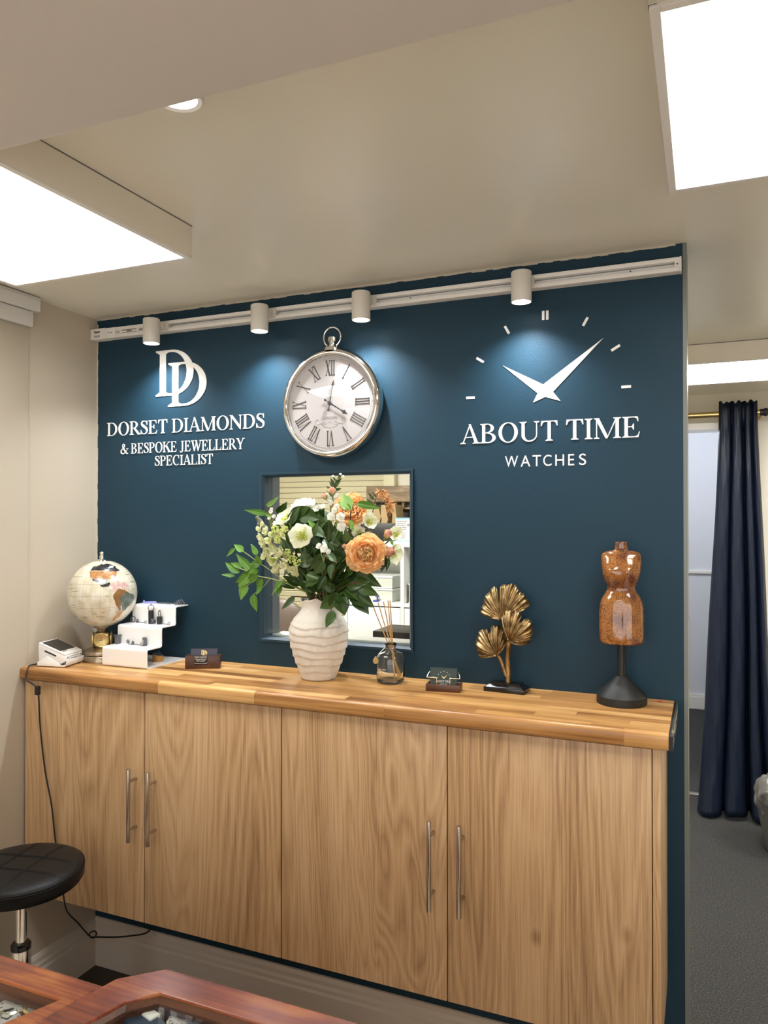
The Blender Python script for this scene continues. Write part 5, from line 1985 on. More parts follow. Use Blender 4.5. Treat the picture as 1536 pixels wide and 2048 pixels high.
ROS = [rosette_mesh(1), rosette_mesh(2)]
def spray(pts, label, seed, name='spray_rose', group='sprays of small white roses'):
    r_ = random.Random(seed)
    cx_ = sum(p[0] for p in pts) / len(pts)
    cy_ = sum(p[1] for p in pts) / len(pts)
    Y = pts[0][3]
    t = thing(name, at(cx_, cy_, Y), label, 'flower', group)
    node = at(cx_, cy_ + 26, Y + .015)
    stem_of(t, node, .02, .0016, seed=seed)
    for (px, py, R, Yp) in pts:
        h = at(px, py, Yp)
        place(r_.choice(ROS), M['pwhite'], 'blossom', t, h + Vector((0, .006, -.002)), Vector((r_.uniform(-.3, .3), -.9, r_.uniform(.1, .5))), Vector((r_.uniform(-1, 1), 0, 1)), R * .00135 * 2.0)
        build('stem', tube(bmesh.new(), [node, node.lerp(h, .5) + Vector((0, 0, .004)), h + Vector((0, .006, -.004))], .0009, 5), M['palestem'], t)
    return t
spray([(680, 1034, 10, -.19), (682, 1053, 10, -.195), (661, 1033, 9, -.185), (668, 1020, 7, -.18), (672, 1012, 6, -.17), (690, 1062, 6, -.185)], 'spray of small white roses in the upper middle of the bouquet', 51)
spray([(649, 1097, 10, -.215), (637, 1092, 7, -.21), (655, 1103, 6, -.212)], 'pair of tiny white roses low in the middle of the bouquet', 52)
spray([(633, 1016, 9, -.14), (625, 1007, 6, -.135), (644, 1012, 6, -.135), (617, 1027, 7, -.15), (622, 1035, 6, -.15)], 'white spray roses right of the white peony', 53)
spray([(658, 997, 7, -.12), (661, 1005, 7, -.125), (652, 990, 6, -.115), (672, 991, 7, -.12), (662, 980, 5, -.11)], 'pale spray roses left of the upper apricot peony', 54)
spray([(540, 1022, 5, -.13), (546, 1032, 5, -.13), (536, 1036, 4, -.13), (549, 1046, 6, -.14), (541, 1017, 4, -.125)], 'tiny cream bud spray at the upper left of the bouquet', 55)

# lime viburnum clusters
def viburnum(pts, label, seed):
    r_ = random.Random(seed)
    t = thing('viburnum', at(pts[0][0], pts[0][1], pts[0][3]), label, 'flower', 'lime green floret clusters')
    b = bmesh.new()
    for (px, py, R, Yp) in pts:
        c = at(px, py, Yp)
        for k in range(46):
            d = Vector((r_.gauss(0, 1), r_.gauss(0, 1), r_.gauss(0, 1))).normalized() * R * .00135 * r_.uniform(.6, 1)
            bmesh.ops.create_icosphere(b, subdivisions=1, radius=r_.uniform(.0016, .0028), matrix=Matrix.Translation(c + d))
    build('floret_cluster', b, M['plime'], t, kind='stuff')
    stem_of(t, at(pts[0][0], pts[0][1], pts[0][3] + .01), .02, .0018, seed=seed)
viburnum([(551, 1058, 9, -.185), (562, 1066, 9, -.19), (556, 1080, 9, -.19), (570, 1058, 7, -.185)], 'lime green viburnum cluster beside the cream stock', 61)
viburnum([(584, 1118, 10, -.17), (593, 1124, 10, -.165), (575, 1104, 7, -.18)], 'lime green viburnum cluster low behind the cream stock', 62)

# rose buds
def rosebud(px, py, Y, R, axis, label, seed, via=None):
    r_ = random.Random(seed)
    c = at(px, py, Y)
    axis = Vector(axis).normalized()
    t = thing('rose_bud', c, label, 'flower', 'blush rose buds in the bouquet')
    u = axis.orthogonal().normalized()
    v = axis.cross(u)
    for ring, (n, g_, L_) in enumerate(((5, .34, 1.0), (4, .22, 1.05), (3, .10, 1.05))):
        for k in range(n):
            a = 2 * pi * k / n + ring * .7
            rad = u * cos(a) + v * sin(a)
            place(PET[1], M['pblush'], 'petal', t, c - axis * R + rad * R * .18, axis * cos(g_) + rad * sin(g_), axis * sin(g_) - rad * cos(g_), R * 1.9 * L_, R * 1.45)
    for k in range(5):
        a = 2 * pi * k / 5
        rad = u * cos(a) + v * sin(a)
        place(LEAVES[2], M['leafbright'], 'sepal', t, c - axis * R * 1.15, axis * .85 + rad * (.5 + .3 * r_.random()), axis * .3 - rad, R * 1.9, R * 1.3)
    base = c - axis * R * 1.1
    P = [MOUTH + Vector((.02, -.012, -.02))] + [at(*q) for q in (via or [])] + [base - axis * .02, base]
    build('stem', tube(bmesh.new(), smooth_pts(P, 6), .0016, 6), M['stem'], t, smooth='all')
rosebud(775, 1069, -.150, .0165, (.55, -.35, .62), 'closed blush rose bud with green sepals at the far right', 71, [(720, 1150, -.13), (752, 1098, -.14)])
rosebud(778, 1105, -.155, .020, (.80, -.45, .15), 'opening blush rose bud right of the large apricot peony', 72, [(715, 1160, -.13), (750, 1125, -.145)])
rosebud(664, 984, -.115, .016, (.1, -.35, .9), 'peach rose bud near the top of the bouquet', 73, [(660, 1080, -.12)])
rosebud(650, 994, -.120, .012, (-.4, -.4, .7), 'small pink pointed bud left of the peach bud at the top', 74, [(655, 1080, -.12)])
rosebud(690, 1094, -.19, .010, (-.1, -.6, .6), 'pink bud tucked among dark leaves left of the large apricot peony', 75, [(672, 1140, -.16)])

# rust astilbe plume and the green sprig on top
t = thing('astilbe_plume', at(765, 1000, -.10), 'rust coloured dried plume at the upper right of the bouquet', 'flower')
P = smooth_pts([MOUTH + Vector((.015, 0, -.02)), at(715, 1100, -.10), at(742, 1035, -.10), at(752, 995, -.10), at(762, 986, -.10), at(777, 1004, -.11), at(782, 1026, -.115)], 6)
build('stem', tube(bmesh.new(), P, .0014, 6), M['twig'], t, smooth='all')
b = bmesh.new()
for k in range(150):
    f = rr.random()
    q = P[int((.60 + .38 * f) * (len(P) - 1))]
    d = Vector((rr.gauss(.2, 1), rr.gauss(0, .7), rr.gauss(-.4, 1))).normalized() * rr.uniform(.006, .021)
    tube(b, [q, q + d * .5 + Vector((0, 0, .002)), q + d], [.0008, .0015, .0003], 4)
build('plume', b, M['astilbe'], t, kind='stuff')
for (bx, by, tx, ty) in ((748, 1000, 736, 985), (747, 1008, 733, 999), (752, 994, 744, 983), (756, 988, 768, 980), (749, 1014, 738, 1010)):
    pb, pt = at(bx, by, -.10), at(tx, ty, -.105)
    place(LEAVES[2], M['leafgrey'], 'leaf', t, pb, pt - pb, CAM - pb, (pt - pb).length, (pt - pb).length * .8)

t = thing('green_sprig', at(668, 968, -.09), 'wispy grey-green sprig rising highest from the bouquet', 'foliage')
P = smooth_pts([MOUTH + Vector((0, .01, -.02)), at(660, 1100, -.08), at(664, 1030, -.085), at(667, 985, -.09), at(672, 962, -.09), at(680, 951, -.09)], 6)
build('stem', tube(bmesh.new(), P, .0011, 6), M['stem'], t, smooth='all')
for (bx, by, tx, ty) in ((668, 975, 658, 962), (668, 973, 682, 962), (669, 970, 661, 955), (671, 966, 684, 955), (672, 962, 665, 953), (676, 957, 684, 950), (678, 954, 677, 946), (666, 980, 684, 976), (666, 982, 652, 972), (667, 978, 675, 968)):
    pb, pt = at(bx, by, -.09), at(tx, ty, -.095)
    place(LEAVES[2], M['leafgrey'], 'leaf', t, pb, pt - pb, CAM - pb + Vector((rr.uniform(-1, 1), 0, rr.uniform(-1, 1))), (pt - pb).length, (pt - pb).length * .9)
for (px, py) in ((681, 949), (666, 953), (686, 953)):
    place(ROS[0], M['pwhite'], 'blossom', t, at(px, py, -.09), Vector((.3, -.6, .7)), Vector((1, 0, 0)), .0085)

# leafy branches: traced leaves (base and tip in the photograph's pixels, depth)
def branch(label, twigs, leaves, mat, Y, seed, tw='twig', name='leafy_branch', wob=.7, rt=.0018):
    r_ = random.Random(seed)
    a0 = leaves[0]
    t = thing(name, at(a0[0], a0[1], Y), label, 'foliage', 'leafy branches in the bouquet')
    for tg in twigs:
        P = [at(px, py, yy) for px, py, yy in tg[1:]]
        if tg[0]:
            P = [MOUTH + Vector((r_.uniform(-.03, .03), r_.uniform(-.02, .02), -.025)), MOUTH + Vector((r_.uniform(-.02, .02), r_.uniform(-.015, .015), .012))] + P
        build('stem', tube(bmesh.new(), smooth_pts(P, 5), rt if tg[0] else rt * .6, 6), M[tw], t, smooth='all')
    for lf in leaves:
        bx, by, tx, ty = lf[:4]
        wdt = lf[4] if len(lf) > 4 else None
        dy = lf[5] if len(lf) > 5 else 0
        mm = M[lf[6]] if len(lf) > 6 else mat
        pb = at(bx, by, Y + dy)
        pt = at(tx, ty, Y + dy + r_.uniform(-.022, .006))
        ln = (pt - pb).length
        nn = (CAM - pb).normalized() + Vector((r_.uniform(-wob, wob), 0, r_.uniform(-.2, wob)))
        wv = ln if wdt is None else wdt * .00140 / .42 * 1.0
        place(r_.choice(LEAVES), mm, 'leaf', t, pb, pt - pb, nn, ln, wv)
    return t


branch('long bright green leafy branch reaching furthest left', [(1, (585, 1172, -.11), (545, 1158, -.115), (515, 1152, -.12), (494, 1142, -.125), (476, 1136, -.13))[0:1] + ((585, 1172, -.11), (545, 1158, -.115), (515, 1152, -.12), (494, 1142, -.125), (476, 1136, -.13)),
       (0, (512, 1150, -.12), (500, 1166, -.13), (487, 1178, -.135)), (0, (540, 1158, -.115), (524, 1176, -.12), (507, 1189, -.125))],
       [(479, 1146, 449, 1124, 17), (502, 1140, 473, 1108, 19), (484, 1134, 462, 1126, 13), (503, 1143, 472, 1165, 19), (498, 1150, 476, 1174, 16), (491, 1166, 481, 1200, 15),
        (470, 1152, 443, 1150, 11), (507, 1188, 512, 1224, 15), (514, 1145, 494, 1170, 15), (526, 1158, 511, 1176, 14), (522, 1170, 513, 1189, 11), (514, 1134, 498, 1146, 16), (520, 1128, 499, 1128, 17), (505, 1150, 490, 1160, 12)],
       M['leafbright'], -.13, 81, tw='palestem')
branch('thin arching branch with bright leaves, left of the cream stock', [(1, (575, 1165, -.11), (540, 1140, -.12), (516, 1124, -.13), (488, 1104, -.135), (471, 1096, -.14))],
       [(513, 1112, 503, 1086, 11), (471, 1097, 451, 1113, 10), (487, 1102, 468, 1089, 11, 0, 'leafpale'), (522, 1128, 510, 1108, 9)], M['leafbright'], -.135, 82, tw='palestem', rt=.0014)
branch('bright leaves at the upper left above the cream stock', [(1, (590, 1100, -.10), (562, 1056, -.105), (536, 1024, -.11), (533, 1008, -.11))],
       [(536, 1028, 489, 1020, 14), (533, 1013, 558, 991, 12, 0, 'leafpale'), (556, 1028, 573, 1007, 17, 0, 'leafdark'), (545, 1034, 525, 1024, 9), (553, 1048, 566, 1026, 12, 0, 'leafdark'), (560, 1060, 543, 1044, 14, 0, 'leafdark')], M['leafbright'], -.11, 83)
branch('three bright green leaves in front of the upper apricot peony', [(1, (690, 1090, -.15), (699, 1050, -.175), (702, 1022, -.212))],
       [(702, 1019, 682, 987, 20, 0, 'leafpale'), (702, 1020, 674, 1002, 11), (713, 1007, 761, 1016, 11), (700, 1040, 706, 1062, 9)], M['leafbright'], -.214, 84)
branch('dark leafy branch hanging over the right of the vase rim', [(1, (672, 1182, -.15), (700, 1168, -.17), (722, 1166, -.18)), (0, (672, 1182, -.15), (664, 1210, -.165), (662, 1224, -.17))],
       [(668, 1222, 652, 1256, 21, -.01), (674, 1184, 660, 1220, 20), (672, 1196, 638, 1217, 20), (680, 1186, 695, 1207, 22, .005), (680, 1195, 690, 1230, 26), (700, 1180, 747, 1214, 34), (718, 1172, 754, 1190, 20), (694, 1174, 739, 1162, 19), (705, 1142, 761, 1172, 26, .03),
        (670, 1180, 640, 1164, 17), (710, 1190, 736, 1226, 26, .008), (690, 1180, 716, 1196, 22)], M['leafdark'], -.165, 85)
branch('dark leafy stems in the lower middle of the bouquet', [(1, (650, 1150, -.18), (648, 1110, -.19)), (1, (668, 1150, -.17), (664, 1105, -.185))],
       [(643, 1106, 620, 1142, 18, -.02, 'leafgrey'), (648, 1120, 627, 1152, 19, -.02, 'leafgrey'), (666, 1128, 658, 1156, 15, -.015, 'leafgrey'), (652, 1106, 674, 1124, 16, -.02, 'leafgrey'), (648, 1078, 668, 1100, 15), (652, 1152, 634, 1180, 16),
        (657, 1084, 657, 1054, 14, 0, 'leafgrey'), (692, 1084, 692, 1056, 11, -.01, 'leafgrey'), (640, 1154, 606, 1172, 18), (612, 1150, 640, 1158, 15), (630, 1060, 618, 1040, 12, 0, 'leafbright'), (626, 1072, 634, 1046, 12, 0, 'leafgrey')], M['leafdark'], -.18, 86)
branch('dark leaf drooping over the left of the vase rim', [(1, (604, 1194, -.135), (588, 1193, -.14))],
       [(590, 1193, 564, 1219, 14), (590, 1178, 548, 1160, 17, .03), (600, 1172, 566, 1150, 19, .03), (568, 1160, 540, 1190, 12, .01, 'leafbright'), (560, 1168, 556, 1194, 9, .02, 'leafbright')], M['leafdark'], -.14, 87)
branch('dark leaves below the blush rose buds at the right', [(1, (725, 1160, -.12), (758, 1122, -.14), (772, 1112, -.145))],
       [(768, 1116, 763, 1144, 11), (776, 1116, 774, 1142, 8), (757, 1102, 770, 1092, 10), (782, 1080, 788, 1092, 7, 0, 'leafbright'), (772, 1112, 758, 1130, 13), (745, 1110, 762, 1102, 10)], M['leafdark'], -.14, 88, rt=.0014)
r7 = random.Random(99)
FILL = [('dense dark foliage filling the left of the bouquet', (600, 1110), 38, 52), ('dense dark foliage filling the middle of the bouquet', (650, 1085), 42, 62), ('dense dark foliage filling the right of the bouquet', (705, 1110), 42, 58), ('dense dark foliage low above the vase rim', (655, 1160), 58, 26), ('dense dark foliage behind the white peony', (610, 1050), 40, 30)]
for i, (lab, (cx_, cy_), ax_, ay_) in enumerate(FILL):
    lv = []
    tw = []
    for k in range(40):
        a, q = r7.uniform(0, 6.28), math.sqrt(r7.random())
        x, y = cx_ + ax_ * q * cos(a), cy_ + ay_ * q * sin(a)
        ang = math.atan2(y - 1200, x - 645) + r7.gauss(0, .9)
        ln = r7.uniform(26, 46)
        lv.append((x - cos(ang) * ln / 2, y - sin(ang) * ln / 2, x + cos(ang) * ln / 2, y + sin(ang) * ln / 2, r7.uniform(16, 26), r7.uniform(-.05, .05), 'leafdark' if r7.random() < .72 else 'leafgrey'))
    for k in range(3):
        tw.append((1, (cx_ + r7.uniform(-15, 15), (cy_ + 1200) / 2, -.12), (cx_ + r7.uniform(-ax_, ax_) * .6, cy_ + r7.uniform(-ay_, ay_) * .6, -.12)))
    branch(lab, tw, lv, M['leafdark'], -.115, 90 + i, wob=1.1)
# ================================================================== back room
# slatted shutter on the far wall
SHX0, SHX1, SHZ0, SHZ1 = -3.1, -1.81, .62, 2.02
t = thing('louvre_shutter', ((SHX0 + SHX1) / 2, FY - .03, SHZ0), 'cream slatted shutter on the back wall seen through the window', 'shutter')
for nm, d in (('stile', (SHX1 - .075, SHX1, FY - .05, FY - .002, SHZ0, SHZ1)), ('stile', (SHX0, SHX0 + .075, FY - .05, FY - .002, SHZ0, SHZ1)), ('rail', (SHX0 + .075, SHX1 - .075, FY - .048, FY - .002, SHZ1 - .08, SHZ1)), ('rail', (SHX0 + .075, SHX1 - .075, FY - .048, FY - .002, SHZ0, SHZ0 + .08))):
    boxo(nm, M['plank'], d, t, bev=.003)
boxo('shade_sheet', M['brownleather'], (SHX0 + .076, SHX1 - .076, FY - .010, FY - .003, SHZ0 + .08, SHZ1 - .08), t, label='dark sheet standing for shade between the slats')  # dark colour gives the slat gaps their shade
z = SHZ0 + .085
sm = None
while z < SHZ1 - .11:
    if sm is None:
        b = box(bmesh.new(), SHX0 + .076, SHX1 - .076, -.0035, .0035, -.0172, .0172, bev=.0015)
        b.transform(Matrix.Rotation(radians(20), 4, 'X'))
        sm = build('slat', b, M['plank'], t)
        sm.location = (0, FY - .026, z)
        first = sm
    else:
        c_ = first.copy()
        COL.objects.link(c_)
        c_.location = (0, FY - .026, z)
    z += .0365

# white cube shelving
KX = [-1.985, -1.622, -1.259, -.896]
KZ = [-.0, .353, .675, .997, 1.335]
KY0, KY1 = 2.11, FY - .062
t = thing('cube_shelf', (-1.44, 2.3, 0), 'white cube shelf unit in the back room seen through the window', 'shelf unit')
for x in KX:
    boxo('upright', M['shelfwhite'], (x - .011, x + .011, KY0, KY1, .02, 1.335), t)
for z in (0.02, .353, .675, .997):
    boxo('shelf', M['shelfwhite'], (KX[0] - .011, KX[-1] + .011, KY0 + .001, KY1, z - .011, z + .011), t)
boxo('top_board', M['shelfwhite'], (KX[0] - .014, KX[-1] + .014, KY0 - .002, KY1, 1.335, 1.368), t)
boxo('back_board', M['shelfwhite'], (KX[0], KX[-1], KY1, KY1 + .004, .02, 1.34), t)
for i in range(3):
    for z0, z1 in ((.675, .997), (.353, .675), (.03, .353)):
        d = boxo('door', M['shelfwhite'], (KX[i] + .0135, KX[i + 1] - .0135, KY0 + .002, KY0 + .016, z0 + .0135, z1 - .0185), t, bev=.001)
# clear plastic tubs in the upper cubes
for (x0, x1, z0, z1, lab, yy) in ((-1.95, -1.70, 1.009, 1.085, 'clear plastic tub at the bottom of the stack in the left cube', 2.15), (-1.95, -1.70, 1.088, 1.16, 'clear plastic tub on top of the stack in the left cube', 2.15), (-1.595, -1.30, 1.009, 1.12, 'clear plastic tub in the right-hand cube of the shelf', 2.15)):
    tt = thing('plastic_tub', ((x0 + x1) / 2, yy + .12, z0), lab, 'box', 'clear plastic tubs in the cube shelf')
    b = bmesh.new()
    for d in ((x0, x1, yy, yy + .003, z0, z1 - .012), (x0, x1, yy + .24, yy + .243, z0, z1 - .012), (x0, x0 + .003, yy + .003, yy + .24, z0, z1 - .012), (x1 - .003, x1, yy + .003, yy + .24, z0, z1 - .012), (x0 + .003, x1 - .003, yy + .003, yy + .24, z0, z0 + .003)):
        box(b, *d)
    build('tub', b, M['frosted'], tt)
    b = bmesh.new()
    box(b, x0 - .004, x1 + .004, yy - .004, yy + .247, z1 - .011, z1, bev=.002)
    for f in (.28, .62):
        box(b, x0 + (x1 - x0) * f - .003, x0 + (x1 - x0) * f + .003, yy - .004, yy, z0 + .002, z1 - .011)
    box(b, x0, x1, yy - .003, yy, z0, z0 + .006)
    build('lid', b, M['shelfwhite'], tt, label='white lid and ribs')
# things on top of the shelf: black trough, tan boards, rustic frame, printed carton
TZ = 1.368
def bp(px, py, Y):
    return at(px, py, Y)
a, c_ = bp(738, 1082, 2.16), bp(790, 1049, 2.16)
t = thing('black_display_box', (a.x, 2.2, TZ), 'black open display box with tan dividers on the white shelf top', 'box')
b = bmesh.new()
zt_ = 1.368 + (c_.z - TZ if c_.z > TZ else .1)
X0b, X1b = bp(722, 1070, 2.16).x, bp(792, 1070, 2.16).x
boxo('front', M['black'], (X0b, X1b, 2.155, 2.165, TZ, TZ + .105), t, bev=.002)
boxo('base', M['black'], (X0b, X1b, 2.165, 2.40, TZ, TZ + .01), t)
boxo('back', M['black'], (X0b, X1b, 2.39, 2.40, TZ + .01, TZ + .30), t)
for (u0, u1, z0_, z1_) in ((749, 757, .105, .205), (762, 770, .105, .215), (785, 790, .105, .215)):
    xa_, xb_ = bp(u0, 1030, 2.2).x, bp(u1, 1030, 2.2).x
    w_ = (xb_ - xa_)
    b = prism(bmesh.new(), [(xa_ - w_ * .3, TZ + z0_), (xb_ + w_ * .5, TZ + z0_), (xb_ + w_ * .75, TZ + z0_ + .02), (xb_, TZ + z1_), (xa_, TZ + z1_), (xa_ - w_ * .1, TZ + z0_ + .03)], lambda u, v: Vector((u, 2.20, v)), (0, .12, 0))
    build('divider', b, M['tan'], t, label='tan card divider')
t = thing('rustic_shelf', (-1.6, 2.42, TZ + .3), 'rustic brown wooden shelf box on the back wall above the carton', 'shelf')
Xa, Xb = bp(735, 1000, 2.36).x, -1.2
boxo('top_plank', M['framewood'], (Xa, Xb, 2.34, FY - .004, TZ + .235, TZ + .335), t, bev=.003)
boxo('back_plank', M['framewood'], (bp(790, 1010, 2.44).x, Xb, 2.44, FY - .004, TZ + .10, TZ + .235), t, bev=.003)
boxo('lower_plank', M['tan'], (bp(792, 1010, 2.36).x, Xb, 2.34, 2.44, TZ + .19, TZ + .200), t, bev=.002)
boxo('bracket', M['framewood'], (bp(804, 1010, 2.36).x, bp(808, 1010, 2.36).x, 2.36, 2.44, TZ + .200, TZ + .235), t)
a, c_ = bp(791, 1080, 2.13), bp(845, 1036, 2.13)
t = thing('carton', (a.x + .1, 2.2, TZ), 'white and pale blue printed carton on the white shelf behind the window', 'carton')
HZ = c_.z - TZ
boxo('box', M['boxwhite'], (a.x, a.x + .24, 2.13, 2.30, TZ + .004, TZ + HZ), t, bev=.001)
boxo('blue_edge', M['boxblue'], (a.x - .0005, a.x + .2405, 2.1295, 2.3005, TZ + HZ - .008, TZ + HZ + .002), t)
boxo('blue_edge', M['boxblue'], (a.x - .0005, a.x + .2405, 2.1295, 2.3005, TZ + .001, TZ + .005), t)
b = bmesh.new()
r8 = random.Random(8)
for k in range(5):
    x = a.x + .008
    while x < a.x + .066:
        wv = r8.uniform(.003, .008)
        box(b, x, x + wv, 2.1290, 2.1296, TZ + HZ * (.85 - k * .085) - .004, TZ + HZ * (.85 - k * .085) + .004)
        x += wv + .002
x = a.x + .010
while x < a.x + .064:
    wv = r8.uniform(.001, .004)
    box(b, x, x + wv, 2.1290, 2.1296, TZ + HZ * .10, TZ + HZ * .38)
    x += wv + r8.uniform(.001, .004)
lathe(b, [(0, 0), (.009, 0), (.009, .0005), (0, .0005)], 16, Matrix.Translation((a.x + .080, 2.1296, TZ + HZ * .70)) @ Matrix.Rotation(pi / 2, 4, 'X'))
build('label_print', b, M['midprint'], t)
# dark slab and little blue hook just behind the window
p0, p1 = at(765, 1283, .28), at(826, 1275, .28)
o = boxo('counter_slab', M['black'], (p0.x, p0.x + .24, .20, .36, WZ0 - .03, WZ0 + .020), None, bev=.002)
tag(o, 'dark slab behind the window at its lower right', 'slab')
o2 = thing('side_table', (p0.x + .12, .28, 0), 'plain table behind the window carrying the dark slab', 'table')
boxo('top', M['black'], (p0.x - .02, p0.x + .28, .17, .45, WZ0 - .05, WZ0 - .0305), o2, bev=.002)
for xx in (p0.x, p0.x + .24):
    for yy in (.19, .41):
        boxo('leg', M['black'], (xx, xx + .02, yy, yy + .02, 0, WZ0 - .0505), o2)
p = at(754, 1200, 2.13)
b = box(bmesh.new(), p.x - .022, p.x + .006, 2.118, 2.15, 1.0085, 1.0175, bev=.002)
tube(b, [(p.x, 2.13, 1.015), (p.x + .004, 2.13, 1.038)], .004, 8)
box(b, p.x - .008, p.x + .014, 2.125, 2.135, 1.036, 1.041)
tag(build('stapler', b, M['bluepl']), 'small blue plastic clip on the white shelf behind the bouquet', 'clip')
# brown office chair
cx0 = at(574, 1240, 1.5)
t = thing('office_chair', (cx0.x - .05, 1.75, 0), 'brown leather office chair seen low at the left through the window', 'chair')
b = bmesh.new()
bmesh.ops.create_uvsphere(b, u_segments=32, v_segments=20, radius=1)
for v in b.verts:
    v.co = Vector((cx0.x - .05 + .165 * v.co.x * (1 + .1 * v.co.z), 1.55 + .05 * v.co.y - .03 * (1 - v.co.x ** 2), .83 + .245 * (abs(v.co.z) ** .8) * (1 if v.co.z > 0 else -1)))
build('backrest', b, M['brownleather'], t, smooth='all')
b = box(bmesh.new(), cx0.x - .28, cx0.x + .18, 1.58, 2.02, .44, .53, bev=.035, seg=4)
build('seat', b, M['brownleather'], t, smooth=50)
b = tube(bmesh.new(), [(cx0.x - .05, 1.80, .06), (cx0.x - .05, 1.80, .44)], .025, 14)
tube(b, [(cx0.x - .05, 1.75, .45), (cx0.x - .05, 1.60, .46), (cx0.x - .05, 1.56, .62)], .018, 10)
build('post', b, M['black'], t, smooth=40)
for k in range(5):
    a_ = 2 * pi * k / 5
    e = Vector((cx0.x - .05 + .27 * cos(a_), 1.80 + .27 * sin(a_), .05))
    l_ = build('leg', tube(bmesh.new(), [(cx0.x - .05, 1.80, .10), e + Vector((0, 0, .02))], [.022, .013], 8), M['black'], t, smooth=40)
    b = bmesh.new()
    bmesh.ops.create_uvsphere(b, u_segments=12, v_segments=8, radius=.025, matrix=Matrix.Translation((e.x, e.y, .025)))
    build('caster', b, M['black'], l_, smooth='all')

# ================================================================== curtain on its pole
RZ, RY = 2.048, 2.36
t = thing('curtain_pole', (-.2, RY, RZ), 'gold curtain pole with black finial across the doorway', 'curtain pole')
b = tube(bmesh.new(), [(-.72, RY, RZ), (.266, RY, RZ)], .0155, 20)
build('pole', b, M['gold'], t, smooth=40)
b = lathe(bmesh.new(), [(.0165, 0), (.018, .004), (.018, .018), (.021, .022), (.022, .030), (.010, .052), (0, .054)], 16, Matrix.Translation((.262, RY, RZ)) @ Matrix.Rotation(pi / 2, 4, 'Y'))
build('finial', b, M['black'], t, smooth=30, label='faceted black finial')
for xx in (-.69, .256):
    b = tube(bmesh.new(), [(xx, RY, RZ), (xx, FY - .006, RZ)], .006, 10)
    lathe(b, [(0, 0), (.022, 0), (.022, .006), (0, .006)], 16, Matrix.Translation((xx, FY, RZ)) @ Matrix.Rotation(pi / 2, 4, 'X'))
    build('bracket', b, M['brass'], t, smooth=30)

t = thing('curtain', (.15, RY, 0), 'long navy satin curtain hanging from the gold pole at the right', 'curtain')
# folds: control positions across the width (fraction, forward depth) with front ribs and deep valleys
ctrl = [(0, .0), (.06, -.030), (.20, -.034), (.31, -.018), (.335, .020), (.36, -.022), (.42, -.040), (.55, -.036), (.615, -.010), (.645, .040), (.67, -.012), (.70, -.036), (.80, -.034), (.835, .012), (.865, -.020), (.93, -.034), (1, -.006)]
cs_ = smooth_pts([Vector((a, d, 0)) for a, d in ctrl], 6)
NV = 60
b = bmesh.new()
gridc = []
for j in range(NV + 1):
    f = j / NV
    z = 2.105 - (2.105 - .012) * f
    g_ = max(0, (2.105 - z - .1) / 2.0)
    xl = .068 - .115 * max(0, f - .03) ** 1.25
    xr = .250 + .085 * max(0, f - .03) ** 1.1
    amp = .75 + 1.0 * f
    rw = []
    for i, p in enumerate(cs_):
        s = p.x
        x = xl + (xr - xl) * s + .006 * sin(3 * f * pi + s * 5) * f
        y = RY - .012 + p.y * amp - .10 * f ** 3 - .03 * f
        zz = z
        if j == 0:
            zz += .006 * sin(s * 40) + .004 * sin(s * 23 + 1)
        if f > .9:
            zz = max(.010, zz - .05 * (sin(s * 7 + 1.2)) * (f - .9) * 2.5)
            y -= (f - .9) * .25 * (.5 + .5 * sin(s * 9))
        if abs(z - RZ) < .07:                       # front of the pole pocket
            y = min(y, RY - .024 - .004 * sin(s * 30))
        if abs(z - 1.985) < .03:
            y += .006
        y += .004 * sin(z * 21 + s * 14) * sin(s * 50) * .5
        rw.append(b.verts.new((x, y, zz)))
    gridc.append(rw)
for j in range(NV):
    for i in range(len(cs_) - 1):
        b.faces.new((gridc[j][i], gridc[j][i + 1], gridc[j + 1][i + 1], gridc[j + 1][i]))
o = build('drape', b, M['curtain'], t, smooth='all')
md = o.modifiers.new('thickness', 'SOLIDIFY')
md.thickness = .002
md.offset = 1
b = bmesh.new()
rw0 = []
for i, p in enumerate(cs_):
    x = .068 + .182 * p.x
    col = [(x, RY + .022, 1.985), (x, RY + .024, RZ), (x, RY + .020, RZ + .03), (x, RY - .004, RZ + .040 + .003 * sin(p.x * 40))]
    rw0.append([b.verts.new(q) for q in col])
for i in range(len(cs_) - 1):
    for k in range(3):
        b.faces.new((rw0[i][k], rw0[i + 1][k], rw0[i + 1][k + 1], rw0[i][k + 1]))
build('pole_pocket', b, M['curtain'], t, smooth='all')

# bin wrapped in a grey bag
bc = Vector((.355, 1.86, 0))
t = thing('waste_bin', bc, 'waste bin overflowing with a crumpled grey polythene bag beside the curtain', 'bin')
def crump(r, z, a):
    return r * (1 + .02 * sin(5 * a + z * 30) + .012 * sin(13 * a - z * 50)), z
b = lathe(bmesh.new(), [(0, .003), (.105, .003), (.112, .02), (.125, .10), (.138, .18), (.147, .235)], 48, Matrix.Translation(bc), close=False, wob=crump)
build('liner', b, M['bagdark'], t, smooth='all')
def crump2(r, z, a):
    return r * (1 + .035 * sin(4 * a + z * 40) + .03 * sin(9 * a - z * 70) + .015 * sin(21 * a + z * 130)), z + .012 * sin(6 * a + r * 60) + .006 * sin(17 * a - r * 90)
pr = [(.139, .195), (.150, .225), (.153, .25), (.150, .275), (.138, .30), (.115, .325), (.085, .338), (.055, .342), (.025, .338), (0, .335)]
fine = []
for (ra, za), (rb, zb_) in zip(pr, pr[1:]):
    for k in range(4):
        fine.append((ra + (rb - ra) * k / 4, za + (zb_ - za) * k / 4))
fine.append(pr[-1])
b = lathe(bmesh.new(), fine, 96, Matrix.Translation(bc), close=False, wob=crump2)
build('bag', b, M['bag'], t, smooth='all', label='crumpled grey polythene bag')

